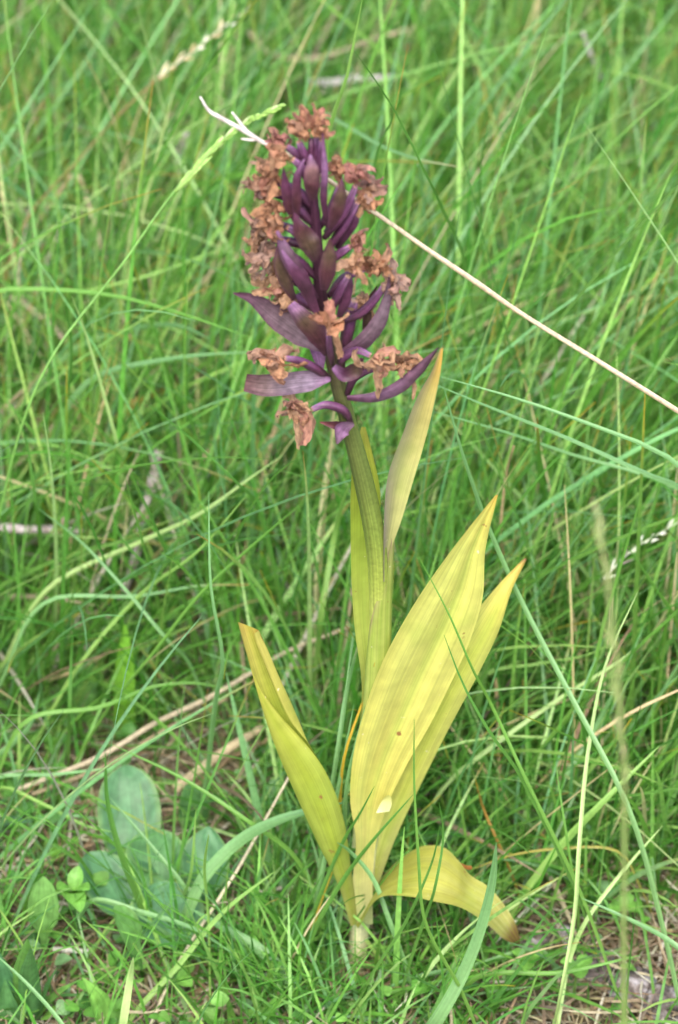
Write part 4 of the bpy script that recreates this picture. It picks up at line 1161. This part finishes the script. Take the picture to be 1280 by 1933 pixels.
sd_ = empty('seedling', G(140, 1690, .005), 'tiny rosette seedling sitting on a round leaf', 'seedling')
for k, (tp, w) in enumerate([((148, 1635), 30), ((108, 1680), 40), ((136, 1706), 46), ((168, 1680), 34), ((152, 1722), 34)]):
    herb_leaf(sd_, (140, 1684), tp, w, 23, 28, lin(110, 162, 70), OVAL, .25, .1, nv=12, nu=7, seed=20 + k)
tube_o = tube('stem', [G(140, 1720, 0), G(140, 1684, .023)], [.0007, .0006], M_broad, 6, 6, None, lambda u, t: lin(120, 150, 70)); adopt(tube_o, sd_)

sd2 = empty('seedling', G(120, 1620, .0), 'two leaved sprout beside the round leaves', 'seedling')
for k, (tp, w) in enumerate([((152, 1585), 28), ((98, 1618), 30)]):
    herb_leaf(sd2, (122, 1608), tp, w, 12, 18, lin(120, 168, 66), OVAL, .2, .1, nv=12, nu=7, seed=30 + k)
adopt(tube('stem', [G(124, 1630, 0), G(122, 1608, .012)], [.0007, .0006], M_broad, 6, 6, None, lambda u, t: lin(120, 150, 70)), sd2)

pt = empty('pointed_leaved_plant', G(70, 1930, 0), 'clump of upright pointed leaves filling the bottom corner', 'herb')
for k, (bs_, tp, w, z1, c, rl) in enumerate([((45, 1935), (52, 1772), 50, 40, LG, .3), ((30, 1925), (-6, 1790), 46, 30, DG, -.3), ((70, 1940), (58, 1790), 44, 46, MG, -.4), ((80, 1935), (108, 1828), 42, 22, MG, .2), ((60, 1940), (150, 1850), 44, 18, LG, .3), ((20, 1945), (10, 1850), 50, 22, MG, 0)]):
    herb_leaf(pt, bs_, tp, w, 2, z1, c, LANC, .35, .05, roll=rl, seed=40 + k)
p2 = empty('pointed_leaved_plant', G(190, 1950, 0), 'folded pointed leaf at the bottom edge beside the pale blurred blade', 'herb')
herb_leaf(p2, (200, 1955), (155, 1845), 60, 2, 22, lin(126, 176, 84), LANC, .4, .05, roll=.3, seed=50)
herb_leaf(p2, (205, 1955), (235, 1880), 50, 2, 14, LG, LANC, .4, .05, roll=-.3, seed=51)
p3 = empty('pointed_leaved_plant', G(505, 1960, 0), 'oval pointed leaf with pale rim at the bottom edge before the orchid', 'herb')
herb_leaf(p3, (500, 1960), (522, 1880), 44, 2, 14, lin(98, 150, 60), LANC, .3, .05, rim=rim, seed=52)
dk = empty('dark_pointed_leaf', G(0, 1590, 0), 'dark bluish pointed leaf at the picture edge above the spoon leaf', 'herb')
herb_leaf(dk, (-30, 1580), (58, 1552), 44, 8, 22, lin(74, 110, 84), LANC, .25, .08, seed=53)
tube_o = tube('stem', [G(-34, 1600, 0), G(-30, 1580, .008)], [.0007, .0006], M_broad, 6, 6, None, lambda u, t: lin(90, 120, 70)); adopt(tube_o, dk)

ov = empty('oval_leaved_plant', G(915, 1560, 0), 'oval bright green leaf behind the orange dying blade', 'herb')
herb_leaf(ov, (945, 1500), (865, 1548), 70, 6, 14, lin(126, 172, 84), OVAL, .2, .08, seed=60)
herb_leaf(ov, (800, 1470), (875, 1430), 60, 6, 16, DG, OVAL, .2, .08, seed=61)
lb = empty('lobed_leaved_plant', G(880, 1620, 0), 'pale lobed leaf between the big leaf and the drooping leaf', 'herb')
for k, (tp, w) in enumerate([((815, 1560), 60), ((850, 1545), 64), ((905, 1560), 60), ((940, 1590), 56), ((900, 1612), 50)]):
    herb_leaf(lb, (872, 1618), tp, w, 5, 10 + k, lin(132, 172, 128), OVAL, .15, .05, name='leaf_lobe', seed=70 + k)
sml = empty('small_herb', G(770, 1610, 0), 'little rounded sprig in the gap behind the big leaf foot', 'herb')
for k, (tp, w) in enumerate([((735, 1600), 44), ((785, 1560), 40), ((770, 1640), 50), ((800, 1600), 36), ((755, 1570), 36)]):
    herb_leaf(sml, (768, 1600), tp, w, 8, 16, lin(110, 160, 70), RND_, .2, .1, nv=12, nu=7, seed=80 + k)

tl = empty('broad_leaf_shoot', G(235, 1400, 0), 'upright bright green strap leaf above the straw bundle', 'herb')
herb_leaf(tl, (235, 1400), (236, 1180), 42, 2, 48, lin(130, 186, 66), (.8, 1, 1, 1, .9, .6, .1), .3, .03, seed=90)
herb_leaf(tl, (180, 1370), (150, 1235), 70, 2, 22, lin(116, 168, 90), OVAL, .2, .05, seed=91)
tl2 = empty('broad_leaf_shoot', G(295, 560, 0), 'blurred upright strap leaf beneath the fuzzy ear', 'herb')
herb_leaf(tl2, (296, 570), (294, 400), 44, 2, 50, lin(126, 178, 96), (.8, 1, 1, 1, .9, .6, .1), .3, .03, seed=92)
herb_leaf(tl2, (120, 570), (160, 490), 80, 2, 22, BG, OVAL, .2, .05, seed=93)
tl3 = empty('broad_leaf_shoot', G(1040, 1460, 0), 'wide shaded strap leaf beyond the thin blades beside the slim yellow leaf', 'herb')
herb_leaf(tl3, (985, 1450), (1110, 1360), 70, 3, 18, lin(104, 160, 66), LANC, .2, .05, seed=94)

r2 = empty('round_leaved_plant', G(720, 1590, 0), 'few small round leaves in the shade between the big leaf foot and the drooping leaf', 'herb')
for k, (bs_, tp, w) in enumerate([((720, 1640), (745, 1590), 46), ((735, 1650), (700, 1600), 44), ((760, 1560), (820, 1520), 60)]):
    herb_leaf(r2, bs_, tp, w, 5, 12, MG, RND_, .15, .05, rim=rim, seed=95 + k)
# low clover-like plants among the litter, each with three leaflets
cl = [(690, 1690, 'in the dark gap beneath the drooping leaf'), (590, 1770, 'just before the channelled leaf foot'), (620, 1830, 'beside the orchid base on the litter'), (455, 1860, 'between the broad blurred blade and the thin straw'),
      (740, 1790, 'under the drooping leaf on its orchid side'), (985, 1880, 'between the drooping leaf tip and the grey stones'), (1170, 1780, 'behind the grey stones'), (865, 1900, 'near the wide blurred blade at the bottom edge'),
      (1080, 1900, 'in front of the smallest grey stone'), (330, 1905, 'under the thin cream straw')]
for k, (x, y, where) in enumerate(cl):
    r_ = empty('clover', G(x, y, 0), 'small clover plant ' + where, 'clover')
    rn = random.Random(k)
    a0 = rn.uniform(0, 6)
    h = rn.uniform(9, 15)
    ctr = G(x, y, 0)
    adopt(tube('stem', [ctr, ctr + Vector((.001, 0, h * .001))], [.0005, .0004], M_broad, 6, 6, None, lambda u, t: lin(120, 150, 80)), r_)
    top = ctr + Vector((.001, 0, h * .001))
    tx, ty = proj(np.array([np.array(top)]))
    for q in range(3):
        a = a0 + q * 2.09
        herb_leaf(r_, (tx[0], ty[0]), (tx[0] + 34 * math.cos(a), ty[0] + 24 * math.sin(a)), 32, h, h + rn.uniform(0, 3), lin(112, 162, 72), (.1, .6, .9, 1, .9, .6, .1), .2, .05, nv=10, nu=7, name='leaflet', seed=100 + k * 3 + q)

# small blossoms glimpsed in the grass
def blossom(px, py, h, size, col, label):
    c = G(px, py, h * .001)
    r_ = empty('wild_flower', Vector((c.x, c.y, 0)), label, 'wild flower')
    adopt(tube('stem', [Vector((c.x + .002, c.y + .003, -.001)), c], [.0005, .0004], M_broad, 8, 6, None, lambda u, t: PAL['d']), r_)
    for q in range(5):
        a = q * 1.257 + px
        d = Vector((math.cos(a), math.sin(a) * .8, .45)).normalized()
        o = strip('petal', [tuple(c), tuple(c + d * size * PXM * .5), tuple(c + d * size * PXM)], size * PXM * .7, lin(*col), lin(*[min(255, int(v * 1.08)) for v in col]), M_bract, n=8, fold=.3, prof=[(0, .3), (.5, .9), (.8, 1), (1, .4)])
        adopt(o, r_)
blossom(248, 42, 45, 18, (176, 120, 168), 'small blurred pink blossom near the top edge')
blossom(345, 775, 30, 14, (142, 128, 196), 'tiny violet blossom near the curled dry leaf')

# lichen-crusted stones half hidden in the grass
def stone(px, py, rx, ry, rz, label, seed):
    c = G(px, py, rz * PXM * .8)
    bm_v, F = [], None
    n, k = 22, 30
    for i in range(n):
        th = math.pi * i / (n - 1)
        for j in range(k):
            ph = 2 * math.pi * j / k
            v = Vector((math.sin(th) * math.cos(ph), math.sin(th) * math.sin(ph), math.cos(th)))
            f = 1 + .28 * mnoise.noise(v * 1.6 + Vector((seed * 3, 0, 0))) + .16 * mnoise.noise(v * 4 + Vector((seed, 5, 0))) + .08 * mnoise.noise(v * 11 + Vector((seed, 0, 9)))
            bm_v.append((c.x + v.x * rx * PXM * f, c.y + v.y * ry * PXM * f, c.z + v.z * rz * PXM * f))
    o = mesh_obj('stone', np.array(bm_v), grid_faces(n, k, True), M_stone)
    tag(o, label, 'stone', 'lichen crusted stones in the grass')
stone(1120, 1826, 48, 44, 36, 'brownish middle stone with grey crust beside the seed stalk', 1)
stone(1195, 1868, 54, 44, 44, 'whitest lichen crusted stone nearest the seed stalk foot', 2)
stone(1258, 1898, 50, 44, 42, 'grey brown stone cut by the picture corner', 3)
stone(1012, 1794, 40, 36, 30, 'smallest pale stone just beyond the browned leaf tip', 4)
stone(1064, 1774, 40, 36, 28, 'flat mauve stone between the small pale one and the brownish one', 5)
